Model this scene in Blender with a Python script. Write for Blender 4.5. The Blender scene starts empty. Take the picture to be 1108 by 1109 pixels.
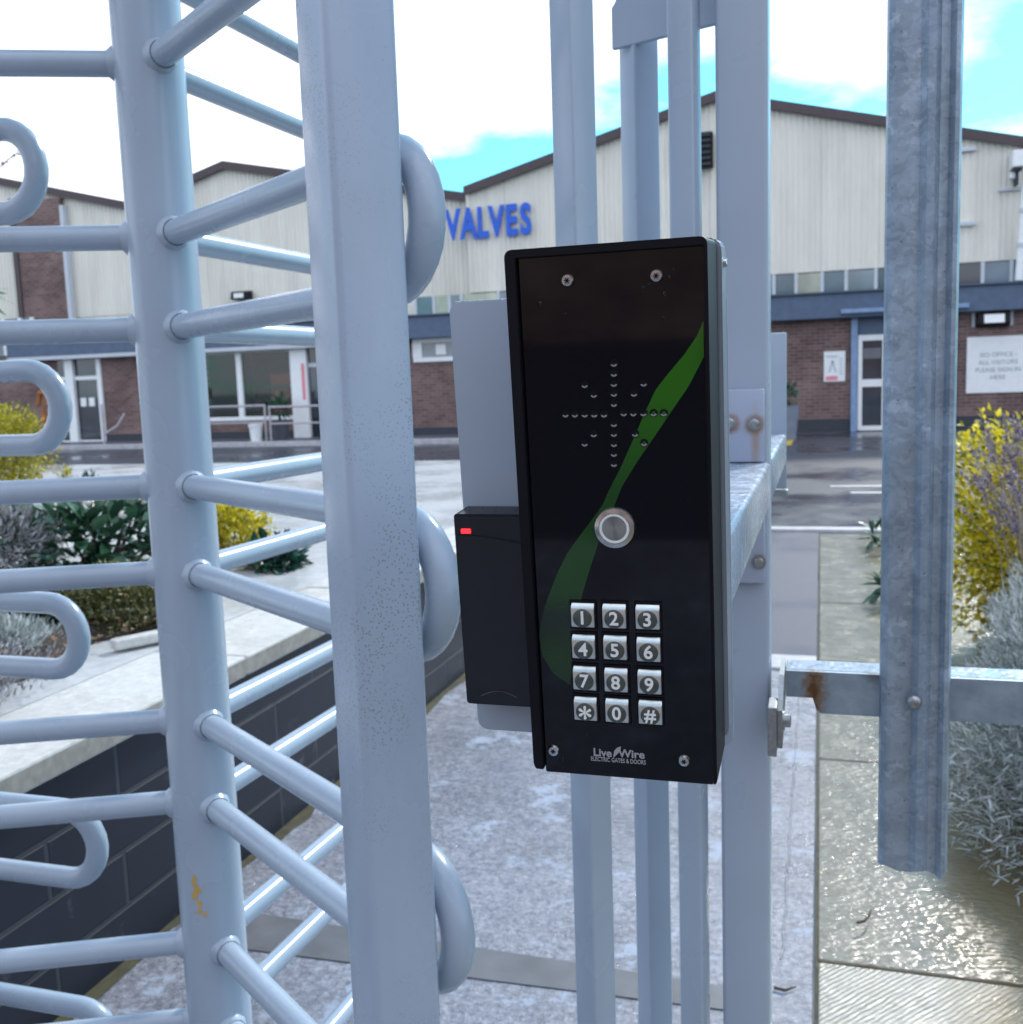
import bpy, bmesh, math, random
import numpy as np
from mathutils import Vector, Matrix
random.seed(7); RS = np.random.RandomState(7)
sc = bpy.context.scene; COL = sc.collection
rad = math.radians
# ---------------------------------------------------------------- camera
W0, CX, CY, FP = 1108.0, 554.0, 554.5, 1108.0
YAW, PIT, ROL, H = rad(16.9), rad(7.2), rad(1.95), 1.3
F = Vector((-math.sin(YAW)*math.cos(PIT), math.cos(YAW)*math.cos(PIT), -math.sin(PIT)))
R0 = Vector((math.cos(YAW), math.sin(YAW), 0)); U0 = R0.cross(F)
RR = R0*math.cos(ROL) - U0*math.sin(ROL); UU = R0*math.sin(ROL) + U0*math.cos(ROL)
EYE = Vector((0, 0, H))
def ray(x, y): return F + RR*((x-CX)/FP) - UU*((y-CY)/FP)
def G(x, y, z=0.0):
    r = ray(x, y); return EYE + r*((z-H)/r.z)
def PY(x, y, Y):
    r = ray(x, y); return EYE + r*(Y/r.y)
def DP(x, y, d): return EYE + ray(x, y)*d
cam = bpy.data.cameras.new('camera'); co = bpy.data.objects.new('camera', cam); COL.objects.link(co)
cam.sensor_width = 36; cam.lens = 36; cam.clip_start = 0.02; cam.clip_end = 2000
co.matrix_world = Matrix(((RR.x, UU.x, -F.x, 0), (RR.y, UU.y, -F.y, 0), (RR.z, UU.z, -F.z, H), (0, 0, 0, 1)))
cam.dof.use_dof = True; cam.dof.focus_distance = 0.55; cam.dof.aperture_fstop = 22
sc.camera = co
# ---------------------------------------------------------------- materials
class NT:
    def __init__(s, name):
        s.m = bpy.data.materials.new(name); s.m.use_nodes = True; s.t = s.m.node_tree
        s.b = s.t.nodes['Principled BSDF']; s.tc = s.n('ShaderNodeTexCoord')
    def n(s, typ, **k):
        nd = s.t.nodes.new(typ)
        for a, v in k.items(): setattr(nd, a, v)
        return nd
    def l(s, a, b): s.t.links.new(a, b)
    def mapping(s, scale=(1, 1, 1), src='Object', rot=(0, 0, 0)):
        m = s.n('ShaderNodeMapping'); m.inputs['Scale'].default_value = scale; m.inputs['Rotation'].default_value = rot
        s.l(s.tc.outputs[src], m.inputs[0]); return m.outputs[0]
    def noise(s, scale, detail=4, vec=None, rough=.55):
        n = s.n('ShaderNodeTexNoise'); n.inputs['Scale'].default_value = scale; n.inputs['Detail'].default_value = detail
        n.inputs['Roughness'].default_value = rough
        s.l(vec if vec is not None else s.tc.outputs['Object'], n.inputs['Vector']); return n.outputs['Fac']
    def voro(s, scale, vec=None, out='Distance', feature='F1'):
        n = s.n('ShaderNodeTexVoronoi'); n.feature = feature; n.inputs['Scale'].default_value = scale
        s.l(vec if vec is not None else s.tc.outputs['Object'], n.inputs['Vector']); return n.outputs[out]
    def ramp(s, fac, stops):
        r = s.n('ShaderNodeValToRGB'); e = r.color_ramp.elements
        while len(e) < len(stops): e.new(0.5)
        for i, (p, c) in enumerate(stops):
            e[i].position = p
            e[i].color = (c, c, c, 1) if isinstance(c, (int, float)) else (*c, 1)
        s.l(fac, r.inputs[0]); return r.outputs[0]
    def mix(s, f, a, b, mode='MIX'):
        m = s.n('ShaderNodeMix', data_type='RGBA', blend_type=mode)
        for i, v in ((0, f), (6, a), (7, b)):
            if isinstance(v, (int, float)): m.inputs[i].default_value = v if i == 0 else (v, v, v, 1)
            elif isinstance(v, tuple): m.inputs[i].default_value = (*v, 1)
            else: s.l(v, m.inputs[i])
        return m.outputs[2]
    def bump(s, h, strength=.3, dist=.01):
        b = s.n('ShaderNodeBump'); b.inputs['Strength'].default_value = strength; b.inputs['Distance'].default_value = dist
        s.l(h, b.inputs['Height']); s.l(b.outputs[0], s.b.inputs['Normal'])
    def set(s, col=None, rough=None, metal=None, spec=None):
        for k, v in (('Base Color', col), ('Roughness', rough), ('Metallic', metal), ('Specular IOR Level', spec)):
            if v is None: continue
            if isinstance(v, (int, float)): s.b.inputs[k].default_value = v
            elif isinstance(v, tuple): s.b.inputs[k].default_value = (*v, 1)
            else: s.l(v, s.b.inputs[k])
        return s
def plain(name, col, rough=.6, metal=0., spec=.5, var=.12, vs=8):
    n = NT(name); f = n.ramp(n.noise(vs, 5), [(.3, 1-var), (.7, 1+var)])
    n.set(n.mix(1.0, col, f, 'MULTIPLY'), rough, metal, spec); return n.m
M = {}
def paint(name, col, rough=.24, specks=.0, streak=True):
    n = NT(name)
    mot = n.ramp(n.noise(6, 4), [(.3, .94), (.7, 1.04)])
    c = n.mix(1.0, col, mot, 'MULTIPLY')
    st = n.ramp(n.noise(22, 4, n.mapping((1, 1, .06))), [(.5, .0), (.85, .14)])
    c = n.mix(st, c, tuple(x*.62 for x in col))
    if specks:
        d = n.ramp(n.voro(330), [(.20, .9), (.34, 0.)])
        patch = n.ramp(n.noise(7, 5), [(.46, 0.), (.58, 1.)])
        big = n.mix(1.0, d, patch, 'MULTIPLY')
        c = n.mix(n.mix(1.0, big, (specks,)*3, 'MULTIPLY'), c, (.15, .18, .12))
        gr = n.ramp(n.noise(9, 7, n.mapping((1, 1, .5)), .65), [(.50, 0.), (.75, .30)])
        c = n.mix(gr, c, (.29, .34, .37))
        d2 = n.ramp(n.voro(110), [(.035, .7), (.06, 0.)])
        c = n.mix(d2, c, (.07, .07, .06))
    n.set(c, n.ramp(n.noise(14, 3), [(.3, rough-.03), (.7, rough+.06)]), 0, .5)
    n.bump(n.noise(300, 2), .05, .0006); return n.m
PAINT = (.35, .43, .53)
M['paint'] = paint('grey_paint', PAINT)
M['paint2'] = paint('grey_paint_speckled', (.35, .425, .54), .28, .75)
M["paintL"] = paint("light_grey_paint", (.36, .43, .53), .3)
def galv():
    n = NT('galvanised_steel')
    dv = n.n('ShaderNodeTexNoise'); dv.inputs['Scale'].default_value = 60; n.l(n.tc.outputs['Object'], dv.inputs['Vector'])
    vv = n.mix(.022, n.mapping((1, 1, 1.3)), dv.outputs['Color'], 'LINEAR_LIGHT')
    sp = n.voro(120, vv, 'Color')
    g = n.ramp(sp, [(.1, (.25, .32, .40)), (.9, (.34, .42, .51))])
    md = n.ramp(n.noise(30, 5), [(.3, .8), (.7, 1.2)])
    g = n.mix(1., g, md, 'MULTIPLY')
    bl = n.ramp(n.noise(46, 6, n.mapping((.8, 1, .9)), .65), [(.58, 0.), (.66, .5)])
    c = n.mix(bl, g, (.58, .68, .80))
    pit = n.ramp(n.voro(75), [(.05, .75), (.09, 0.)])
    c = n.mix(pit, c, (.07, .08, .10))
    n.set(c, n.ramp(n.noise(20, 4), [(.3, .38), (.7, .62)]), .55, .5)
    n.bump(n.noise(90, 4), .25, .002); return n.m
M['galv'] = galv()
def rail_m():
    n = NT('galvanised_rail')
    c = n.ramp(n.noise(35, 6), [(.3, (.20, .27, .34)), (.7, (.33, .41, .49))])
    n.set(c, .42, .5); n.bump(n.noise(150, 3), .2, .001); return n.m
M['rail'] = rail_m()
M['rust'] = plain('rust', (.16, .065, .02), .85, var=.5, vs=160)
M['ruststain'] = plain('rust_stain', (.24, .15, .08), .6, var=.4, vs=200)
M['steel'] = plain('bright_steel', (.62, .62, .62), .22, 1., var=.15, vs=90)
M['dullsteel'] = plain('weathered_steel', (.34, .36, .38), .42, .9, var=.2, vs=200)
M['black'] = plain('black_powder_coat', (.003, .0035, .007), .48, 0, .22, var=.15, vs=60)
M['reader'] = plain('black_plastic', (.008, .011, .018), .36, 0, .5, var=.12, vs=90)
def panel():
    n = NT('black_acrylic'); n.set((.003, .004, .010), .045, 0, .36)
    n.b.inputs['Base Color'].default_value = (.0006, .0008, .0035, 1)
    return n.m
M['panel'] = panel()
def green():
    n = NT('green_print_reflection'); sx = n.n('ShaderNodeSeparateXYZ'); n.l(n.tc.outputs['Object'], sx.inputs[0])
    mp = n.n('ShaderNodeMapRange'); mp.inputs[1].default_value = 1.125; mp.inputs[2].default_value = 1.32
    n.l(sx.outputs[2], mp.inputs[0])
    c = n.ramp(mp.outputs[0], [(0., (.003, .012, .005)), (.16, (.007, .034, .004)), (.27, (.003, .014, .009)), (.34, (.008, .048, .005)), (.6, (.010, .055, .008)), (.85, (.022, .125, .003))])  # reflection painted into the green: darker lower end and bluish dark band
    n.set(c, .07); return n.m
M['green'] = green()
M['keymetal'] = plain('key_metal', (.60, .65, .65), .28, .75, var=.08, vs=300)
M['keydisc'] = plain('key_disc', (.11, .13, .125), .3, .6, var=.15, vs=500)
M['white'] = plain('white_print', (.78, .80, .80), .5, var=.03)
M['logo'] = plain('grey_print_and_glint', (.32, .33, .36), .5, var=.03)
def ringm():
    n = NT('spun_steel'); n.set((.42, .44, .42), .25, 1.)
    return n.m
M['spun'] = ringm()
def emis(name, col, s):
    n = NT(name); n.set(col, .4); n.b.inputs['Emission Color'].default_value = (*col, 1); n.b.inputs['Emission Strength'].default_value = s; return n.m
M['red'] = emis('red_led', (.9, .02, .03), 1.0)
def brick(name, c1, c2, mort, bw=.225, bh=.075, ms=.010, off=.5, rot=(rad(90), 0, 0), rough=.9, bs=.3, yz=False):
    n = NT(name); b = n.n('ShaderNodeTexBrick'); b.offset = off
    b.inputs['Scale'].default_value = 1.; b.inputs['Brick Width'].default_value = bw; b.inputs['Row Height'].default_value = bh
    b.inputs['Mortar Size'].default_value = ms; b.inputs['Color1'].default_value = (*c1, 1); b.inputs['Color2'].default_value = (*c2, 1)
    b.inputs['Mortar'].default_value = (*mort, 1); b.inputs['Mortar Smooth'].default_value = .3
    if yz:
        sx = n.n('ShaderNodeSeparateXYZ'); n.l(n.tc.outputs['Object'], sx.inputs[0]); cx = n.n('ShaderNodeCombineXYZ')
        n.l(sx.outputs[1], cx.inputs[0]); n.l(sx.outputs[2], cx.inputs[1]); n.l(cx.outputs[0], b.inputs['Vector'])
    else: n.l(n.mapping((1, 1, 1), 'Object', rot), b.inputs['Vector'])
    v = n.ramp(n.noise(1.3, 6), [(.3, .72), (.7, 1.25)])
    n.set(n.mix(1., b.outputs['Color'], v, 'MULTIPLY'), rough, 0, .3)
    inv = n.n('ShaderNodeMath', operation='SUBTRACT'); inv.inputs[0].default_value = 1; n.l(b.outputs['Fac'], inv.inputs[1])
    n.bump(inv.outputs[0], bs, .01); return n
M['brick'] = brick('brown_brick', (.125, .075, .070), (.20, .125, .115), (.22, .185, .18)).m
def dark_block():
    n = brick('black_painted_block', (.014, .018, .030), (.022, .027, .040), (.045, .052, .066), .47, .131, .007, rough=.5, bs=1.0, yz=True)
    c = n.b.inputs['Base Color'].links[0].from_socket
    sc_ = n.ramp(n.noise(7, 8, rough=.75), [(.6, 0.), (.72, .55)])
    low = n.n('ShaderNodeSeparateXYZ'); n.l(n.tc.outputs['Object'], low.inputs[0])
    f = n.ramp(low.outputs[2], [(.08, 1.), (.45, .12)])
    n.set(n.mix(n.mix(1., sc_, f, 'MULTIPLY'), c, (.28, .30, .33))); n.b.inputs['Roughness'].default_value = .45
    return n.m
M['dblock'] = dark_block()
def clad():
    n = NT('cream_cladding')
    st = n.ramp(n.noise(3, 5, n.mapping((1, 1, .07))), [(.3, .90), (.7, 1.04)])
    lap = n.n('ShaderNodeSeparateXYZ'); n.l(n.tc.outputs['Object'], lap.inputs[0])
    fr_ = n.n('ShaderNodeMath', operation='PINGPONG'); n.l(lap.outputs[0], fr_.inputs[0]); fr_.inputs[1].default_value = .59
    ln = n.ramp(fr_.outputs[0], [(0.004, .86), (.02, 1.)])
    stn = n.ramp(n.noise(1.2, 7, n.mapping((1, 1, .25)), .7), [(.35, .90), (.6, 1.03)])
    n.set(n.mix(1., n.mix(1., n.mix(1., (.74, .72, .65), st, 'MULTIPLY'), ln, 'MULTIPLY'), stn, 'MULTIPLY'), .55); return n.m
M['clad'] = clad()
M['verge'] = plain('brown_verge', (.07, .05, .055), .6)
M['fascia'] = plain('blue_grey_fascia', (.075, .115, .19), .5)
M['fascia2'] = plain('dark_blue_grey', (.055, .08, .125), .5)
M['doorframe'] = plain('blue_grey_frame', (.20, .30, .48), .5)
M['plinth'] = plain('dark_plinth', (.035, .04, .055), .7)
M['upvc'] = plain('white_upvc', (.80, .82, .84), .35, var=.04)
M['mull'] = plain('pale_mullion', (.52, .56, .62), .5, var=.05)
def glass(name, col, rough=.06):
    n = NT(name); v = n.ramp(n.noise(.9, 3), [(.35, .7), (.65, 1.4)]); n.set(n.mix(1., col, v, 'MULTIPLY'), rough, 0, .8); return n.m
M['glassdark'] = glass('dark_glass', (.03, .04, .055)); M['glassblue'] = glass('blue_glass', (.07, .12, .16))
M['glasspale'] = glass('pale_blind_glass', (.36, .37, .28)); M['glassgrey'] = glass('grey_glass', (.16, .18, .21))
def clearglass():
    n = NT('clear_glass'); t = n.t; tr = n.n('ShaderNodeBsdfTransparent'); tr.inputs[0].default_value = (.8, .86, .85, 1)
    gl = n.n('ShaderNodeBsdfGlossy'); gl.inputs['Roughness'].default_value = .03
    mx = n.n('ShaderNodeMixShader'); mx.inputs[0].default_value = .04
    n.l(tr.outputs[0], mx.inputs[1]); n.l(gl.outputs[0], mx.inputs[2]); n.l(mx.outputs[0], t.nodes['Material Output'].inputs[0]); return n.m
M['clear'] = clearglass()
M['blue'] = plain('blue_letters', (.004, .10, .60), .4, var=.05)
M['pink'] = plain('pink_print', (.75, .25, .30), .5); M['orange'] = plain('orange_rust', (.35, .12, .03), .7, var=.3)
M['redpaint'] = plain('red_paint', (.45, .03, .02), .5); M['yellow'] = plain('yellow_paint', (.60, .42, .05), .6)
M['asphalt_dark'] = None
def ground(name, c1, c2, r0, r1, bs, ns=6, wet=2.2, fine=60, wetcol=None, bd=.004, wt=(.46, .6)):
    n = NT(name)
    c = n.ramp(n.noise(fine, 6, rough=.7), [(.3, c1), (.7, c2)])
    w = n.ramp(n.noise(wet, 6, rough=.65), [(wt[0], 0.), (wt[1], 1.)])
    if wetcol: c = n.mix(w, c, n.mix(1., c, wetcol, 'MULTIPLY'))
    n.set(c, n.ramp(w, [(0., r1), (1., r0)]), 0, .22)
    n.bump(n.noise(ns*14, 6, rough=.7), bs, bd); return n
M['asphalt'] = ground('wet_asphalt', (.06, .063, .075), (.105, .11, .13), .12, .45, .25, 5, .35, 70, (.6, .6, .66)).m
M['asphalt2'] = ground('smooth_asphalt', (.095, .096, .12), (.14, .14, .17), .42, .6, .2, 4, .8, 110, (.8, .8, .84)).m
def conc():
    n = NT('wet_concrete')
    base = n.ramp(n.noise(60, 8, rough=.85), [(.36, (.11, .12, .155)), (.5, (.23, .24, .285)), (.66, (.42, .44, .50))])
    big = n.ramp(n.noise(1.6, 5), [(.35, .80), (.65, 1.15)])
    c = n.mix(1., base, big, 'MULTIPLY')
    lime = n.ramp(n.noise(4.5, 8, rough=.8), [(.56, 0.), (.60, .75)])
    c = n.mix(lime, c, (.36, .42, .54))
    w = n.ramp(n.noise(9, 8, rough=.75), [(.42, .12), (.6, .5)])
    n.set(c, w, 0, .3); n.bump(n.noise(75, 6, rough=.7), .9, .0035); return n.m
M['conc'] = conc()
def slabm(name, c1, c2, alg=True, rib=False):
    n = NT(name)
    c = n.ramp(n.noise(14, 7, rough=.7), [(.32, c1), (.68, c2)])
    if alg:
        sx = n.n('ShaderNodeSeparateXYZ'); n.l(n.tc.outputs['Object'], sx.inputs[0])
        ad = n.n('ShaderNodeMath', operation='ADD'); n.l(sx.outputs[0], ad.inputs[0])
        ns = n.n('ShaderNodeMath', operation='MULTIPLY'); n.l(n.noise(3.5, 7, rough=.7), ns.inputs[0]); ns.inputs[1].default_value = .55; n.l(ns.outputs[0], ad.inputs[1])
        a = n.ramp(ad.outputs[0], [(.50, 0.), (.66, .8)])
        c = n.mix(a, c, (.16, .125, .055))
    n.set(c, n.ramp(n.noise(6, 6), [(.38, .12), (.62, .28)]), 0, .5)
    if rib:
        wv = n.n('ShaderNodeTexWave'); wv.inputs['Scale'].default_value = 28; wv.inputs['Distortion'].default_value = 2.; wv.inputs['Detail'].default_value = 2
        n.l(n.mapping((1, 1, 1), 'Object', (0, 0, rad(40))), wv.inputs['Vector']); n.bump(n.mix(.5, wv.outputs['Fac'], n.noise(90, 4)), .9, .004)
    else: n.bump(n.noise(70, 3, n.mapping((.5, 1.15, 1)), .5), 1., .0050)
    return n.m
M['slab'] = slabm('pale_riven_slab', (.19, .168, .128), (.31, .282, .23))
M['slabrib'] = slabm('ribbed_slab', (.24, .24, .20), (.36, .36, .32), True, True)
M['coping'] = ground('pale_coping', (.46, .45, .43), (.66, .65, .62), .10, .35, .35, 6, 3, 40, (.92, .91, .9)).m
M['terrace'] = ground('pale_wet_paving', (.40, .41, .42), (.56, .57, .58), .06, .25, .35, 3, 1.5, 30, (.95, .95, .95)).m
M['copface'] = plain('coping_edge', (.30, .28, .25), .7, var=.25, vs=30)
M['soil'] = plain('soil', (.035, .025, .02), .9, var=.5, vs=40)
M['metalstrip'] = plain('grey_threshold', (.12, .125, .14), .6, .0, var=.18, vs=12)
M['marking'] = plain('white_road_paint', (.62, .62, .64), .5, var=.2, vs=20)
M['kerb'] = plain('pale_kerb', (.42, .42, .45), .55, var=.2, vs=10)
def leafm(name, ca, cb, rough=.45, cc=None, sss=.0):
    n = NT(name); g = n.n('ShaderNodeNewGeometry')
    st = [(0., ca), (.75 if cc else 1., cb)] + ([(1., cc)] if cc else [])
    n.set(n.ramp(g.outputs['Random Per Island'], st), rough, 0, .5)
    try: n.b.inputs['Transmission Weight'].default_value = 0
    except Exception: pass
    if sss:
        t = n.t; tl = n.n('ShaderNodeBsdfTranslucent'); n.l(n.ramp(g.outputs['Random Per Island'], st), tl.inputs[0])
        mx = n.n('ShaderNodeMixShader'); mx.inputs[0].default_value = sss
        n.l(n.b.outputs[0], mx.inputs[1]); n.l(tl.outputs[0], mx.inputs[2]); n.l(mx.outputs[0], t.nodes['Material Output'].inputs[0])
    return n.m
M['leaf'] = leafm('broad_leaf', (.015, .05, .03), (.055, .145, .08), .33, (.11, .21, .14), .1)
M['leafdark'] = leafm('dark_leaf', (.012, .045, .03), (.03, .09, .065), .25, None, .1)
M['olive'] = leafm('olive_leaf', (.05, .065, .02), (.17, .18, .06), .5, (.20, .15, .07), .15)
M['yleaf'] = leafm('yellow_leaf', (.09, .13, .012), (.80, .66, .02), .5, (.95, .82, .10), .35)
M['yleaf2'] = leafm('yellow_green_leaf', (.12, .16, .02), (.52, .45, .03), .5, (.6, .5, .06), .3)
M['silver'] = leafm('silver_leaf', (.20, .225, .20), (.58, .63, .62), .6, (.76, .80, .84), .15)
M['lav'] = leafm('faded_lavender', (.13, .10, .15), (.34, .29, .38), .7, (.45, .40, .46), .1)
M['stalk'] = leafm('dry_stalk', (.20, .16, .12), (.42, .36, .28), .8)
M['heather'] = leafm('grey_heather', (.16, .16, .17), (.36, .36, .38), .8, (.55, .56, .60))
M['bark'] = plain('bark', (.07, .05, .035), .9, var=.4, vs=40)
M['bud'] = plain('pale_bud', (.75, .70, .66), .6)
M['planter'] = plain('grey_planter', (.16, .19, .25), .6); M['bucket'] = plain('white_plastic', (.75, .78, .80), .4)
M['dpot'] = plain('dark_pot', (.07, .08, .10), .5); M['gal2'] = plain('grey_handrail', (.45, .42, .46), .5, .2)
# ---------------------------------------------------------------- mesh helpers
class MB:
    def __init__(s): s.v = []; s.f = []; s.mi = []
    def add(s, vs, fs, T=None, mi=0):
        o = len(s.v)
        for p in vs:
            p = Vector(p); s.v.append(tuple(T @ p) if T else tuple(p))
        for f in fs: s.f.append([i+o for i in f]); s.mi.append(mi)
        return s
    def box(s, a, b, bev=0, T=None, seg=2, mi=0):
        a = Vector(a); b = Vector(b); bm = bmesh.new(); bmesh.ops.create_cube(bm, size=1)
        for v in bm.verts: v.co = Vector(((a[i]+b[i])/2 + v.co[i]*(b[i]-a[i]) for i in range(3)))
        if bev: bmesh.ops.bevel(bm, geom=bm.edges[:], offset=bev, segments=seg, affect='EDGES', profile=.5)
        s.frombm(bm, T, mi); return s
    def frombm(s, bm, T=None, mi=0):
        bm.verts.index_update()
        s.add([v.co.copy() for v in bm.verts], [[v.index for v in f.verts] for f in bm.faces], T, mi); bm.free()
    def prism(s, poly, axis, a, b, T=None, bev=0, mi=0):
        """poly: 2d outline (ccw); extruded along axis from a to b"""
        def P(p, t):
            return (t, p[0], p[1]) if axis == 0 else ((p[0], t, p[1]) if axis == 1 else (p[0], p[1], t))
        bm = bmesh.new(); n = len(poly)
        A = [bm.verts.new(P(p, a)) for p in poly]; B = [bm.verts.new(P(p, b)) for p in poly]
        bm.faces.new(A[::-1]); bm.faces.new(B)
        for i in range(n): bm.faces.new((A[i], A[(i+1) % n], B[(i+1) % n], B[i]))
        bmesh.ops.recalc_face_normals(bm, faces=bm.faces[:])
        if bev: bmesh.ops.bevel(bm, geom=bm.edges[:], offset=bev, segments=2, affect='EDGES')
        s.frombm(bm, T, mi); return s
    def tube(s, pts, r, n=12, cap=True, T=None, mi=0):
        pts = [Vector(p) for p in pts]; k = len(pts)
        rs = r if isinstance(r, (list, tuple)) else [r]*k
        t0 = (pts[1]-pts[0]).normalized(); up = Vector((0, 0, 1)) if abs(t0.z) < .9 else Vector((1, 0, 0))
        nx = t0.cross(up).normalized(); vs = []
        for i, p in enumerate(pts):
            t = ((pts[min(i+1, k-1)]-pts[i]).normalized() + (pts[i]-pts[max(i-1, 0)]).normalized())
            t = t.normalized() if t.length > 1e-9 else t0
            nx = (nx - t*nx.dot(t)).normalized(); ny = t.cross(nx)
            for j in range(n):
                a = 2*math.pi*j/n; vs.append(p + (nx*math.cos(a)+ny*math.sin(a))*rs[i])
        fs = [[i*n+j, i*n+(j+1) % n, (i+1)*n+(j+1) % n, (i+1)*n+j] for i in range(k-1) for j in range(n)]
        if cap: fs += [list(range(n))[::-1], list(range((k-1)*n, k*n))]
        s.add(vs, fs, T, mi); return s
    def lathe(s, prof, n=32, T=None, mi=0):
        vs = [(r*math.cos(2*math.pi*j/n), r*math.sin(2*math.pi*j/n), z) for r, z in prof for j in range(n)]
        k = len(prof); fs = [[i*n+j, i*n+(j+1) % n, (i+1)*n+(j+1) % n, (i+1)*n+j] for i in range(k-1) for j in range(n)]
        fs += [list(range(n))[::-1], list(range((k-1)*n, k*n))]
        s.add(vs, fs, T, mi); return s
    def build(s, name, mat, parent=None, smooth=None, mats=None):
        me = bpy.data.meshes.new(name); me.from_pydata(s.v, [], s.f); me.update()
        me.materials.append(mat)
        for m in (mats or []): me.materials.append(m)
        if mats: me.polygons.foreach_set('material_index', s.mi)
        o = bpy.data.objects.new(name, me); COL.objects.link(o)
        if smooth:
            me.polygons.foreach_set('use_smooth', [True]*len(me.polygons))
            try: me.set_sharp_from_angle(angle=rad(smooth))
            except Exception: pass
        if parent is not None:
            o.parent = parent; q = parent; off = Vector((0, 0, 0))
            while q is not None: off += q.location; q = q.parent
            o.location = -off
        return o
def tag(o, label, cat, group=None, kind=None):
    if label: o['label'] = label
    if cat: o['category'] = cat
    if group: o['group'] = group
    if kind: o['kind'] = kind
    return o
def thing(name, loc, label, cat, group=None):
    e = bpy.data.objects.new(name, None); e.location = loc; COL.objects.link(e); e.empty_display_size = .1
    return tag(e, label, cat, group)
def struct(o): o['kind'] = 'structure'; return o
def text_mb(mb, s, size, T, depth=.0003, bold=0., sx=1., mi=0, align='CENTER', space=1.):
    c = bpy.data.curves.new('t', 'FONT'); c.body = s; c.size = size; c.extrude = depth/2; c.offset = bold
    c.align_x = align; c.align_y = 'CENTER'; c.space_character = space; c.resolution_u = 4
    o = bpy.data.objects.new('t', c); COL.objects.link(o)
    bpy.context.view_layer.update()
    me = bpy.data.meshes.new_from_object(o.evaluated_get(bpy.context.evaluated_depsgraph_get()))
    S = T @ Matrix.Diagonal((sx, 1, 1, 1))
    mb.add([v.co.copy() for v in me.vertices], [list(p.vertices) for p in me.polygons], S, mi)
    bpy.data.objects.remove(o); bpy.data.meshes.remove(me); bpy.data.curves.remove(c); return mb
def frame(o, x, y, z):
    m = Matrix.Identity(4)
    for i in range(3): m[i][0] = x[i]; m[i][1] = y[i]; m[i][2] = z[i]; m[i][3] = o[i]
    return m
# ================================================================ GROUND
def sheet(name, x0, x1, y0, y1, z, mat, n=1):
    vs = [(x0+(x1-x0)*i/n, y0+(y1-y0)*j/n, z) for j in range(n+1) for i in range(n+1)]
    fs = [[j*(n+1)+i, j*(n+1)+i+1, (j+1)*(n+1)+i+1, (j+1)*(n+1)+i] for j in range(n) for i in range(n)]
    return struct(MB().add(vs, fs).build(name, mat))
sheet('ground', -400, 400, -400, 400, 0, M['asphalt'])
sheet('path', -1.52, -.012, -3.0, 4.52, .006, M['conc'])
struct(MB().box((-1.52, 4.52, -.05), (-.012, 4.74, .02), .006).build('path_kerb', M['kerb']))
sheet('driveway', -1.52, -.012, 4.74, 8.62, .006, M['asphalt2'])
struct(MB().box((-1.52, 8.62, -.05), (6, 8.78, .03), .01).build('kerb', M['kerb']))
struct(MB().prism([(-1.50, 1.955), (-.14, 1.99), (-.14, 2.07), (-1.50, 2.12)], 2, .0065, .0090).build('threshold_strip', M['metalstrip']))
# fine pale seam along the path
pts = [G(866-17*t, 745+255*t, .008) for t in np.linspace(0, 1.15, 22)]
sm = MB(); sm.tube([p + Vector((random.uniform(-.003, .003), 0, -.002)) for p in pts], .0034, 6); struct(sm.build('path_seam', M['conc']))
js = [-.26, .975, 2.211, 3.455, 4.68, 5.90, 7.155, 8.48]
sl = MB(); slr = MB()
for a, b in zip(js[:-1], js[1:]):
    (slr if b <= 2.3 else sl).box((.0, a+.006, -.03), (1.45, b-.006, .014+random.uniform(-.002, .002)), .004)
struct(sl.build('slab_path', M['slab'])); struct(slr.build('slab_path', M['slabrib']))
# joints filled with dirt
sheet('slab_joint_dirt', -.005, 1.46, -3, 8.5, .0045, plain('joint_dirt', (.10, .085, .045), .8, var=.4, vs=30))
dm = NT('mossy_dirt'); dm.set(dm.ramp(dm.noise(30, 6), [(.3, (.03, .03, .02)), (.7, (.08, .075, .035))]), .8)
vs = []; n_ = 120
for k in range(n_+1): yy = -1+10*k/n_; vs += [(-1.53, yy, .0085), (-1.53+.022+.018*math.sin(k*1.7)*math.sin(k*.37)+.02*random.random(), yy, .0085)]
struct(MB().add(vs, [[2*k, 2*k+1, 2*k+3, 2*k+2] for k in range(n_)]).build('path_edge_dirt', dm.m))
# road markings on the yard
for (x0, x1, y) in ((899, 985, 527), (921, 1000, 534)):
    a = G(x0, y); b = G(x1, y-2); struct(MB().box((a.x, a.y-.05, .003), (b.x+.3, a.y+.05, .007)).build('road_marking', M['marking']))
a = G(850, 485); b = G(863, 477); struct(MB().box((-.62, 19.2, .003), (-.50, 21.2, .007)).build('road_marking', M['yellow']))
# raised terrace behind the planter wall
ZT = .585
struct(MB().box((-30, -3, -.05), (-1.80, 9.2, ZT-.004), 0).build('terrace', M['terrace']))
# ================================================================ PLANTER WALL
w = thing('planter_wall', (-1.52, 3, 0), 'low black-painted block retaining wall with pale wet coping beside the path', 'wall')
MB().box((-1.79, -3, 0), (-1.53, 9.15, ZT-.062)).build('block_wall', M['dblock'], w)
cp = MB(); y = -3.
random.seed(3)
while y < 9.1:
    cp.box((-1.795, y+.004, ZT-.058), (-1.50, min(y+.9, 9.2)-.004, ZT+random.uniform(-.002, .003)), .006); y += .9
cp.build('coping', M['coping'], w)
MB().box((-1.4985, -3, ZT-.050), (-1.4965, 9.2, ZT-.008)).build('coping_edge', M['copface'], w)
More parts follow.
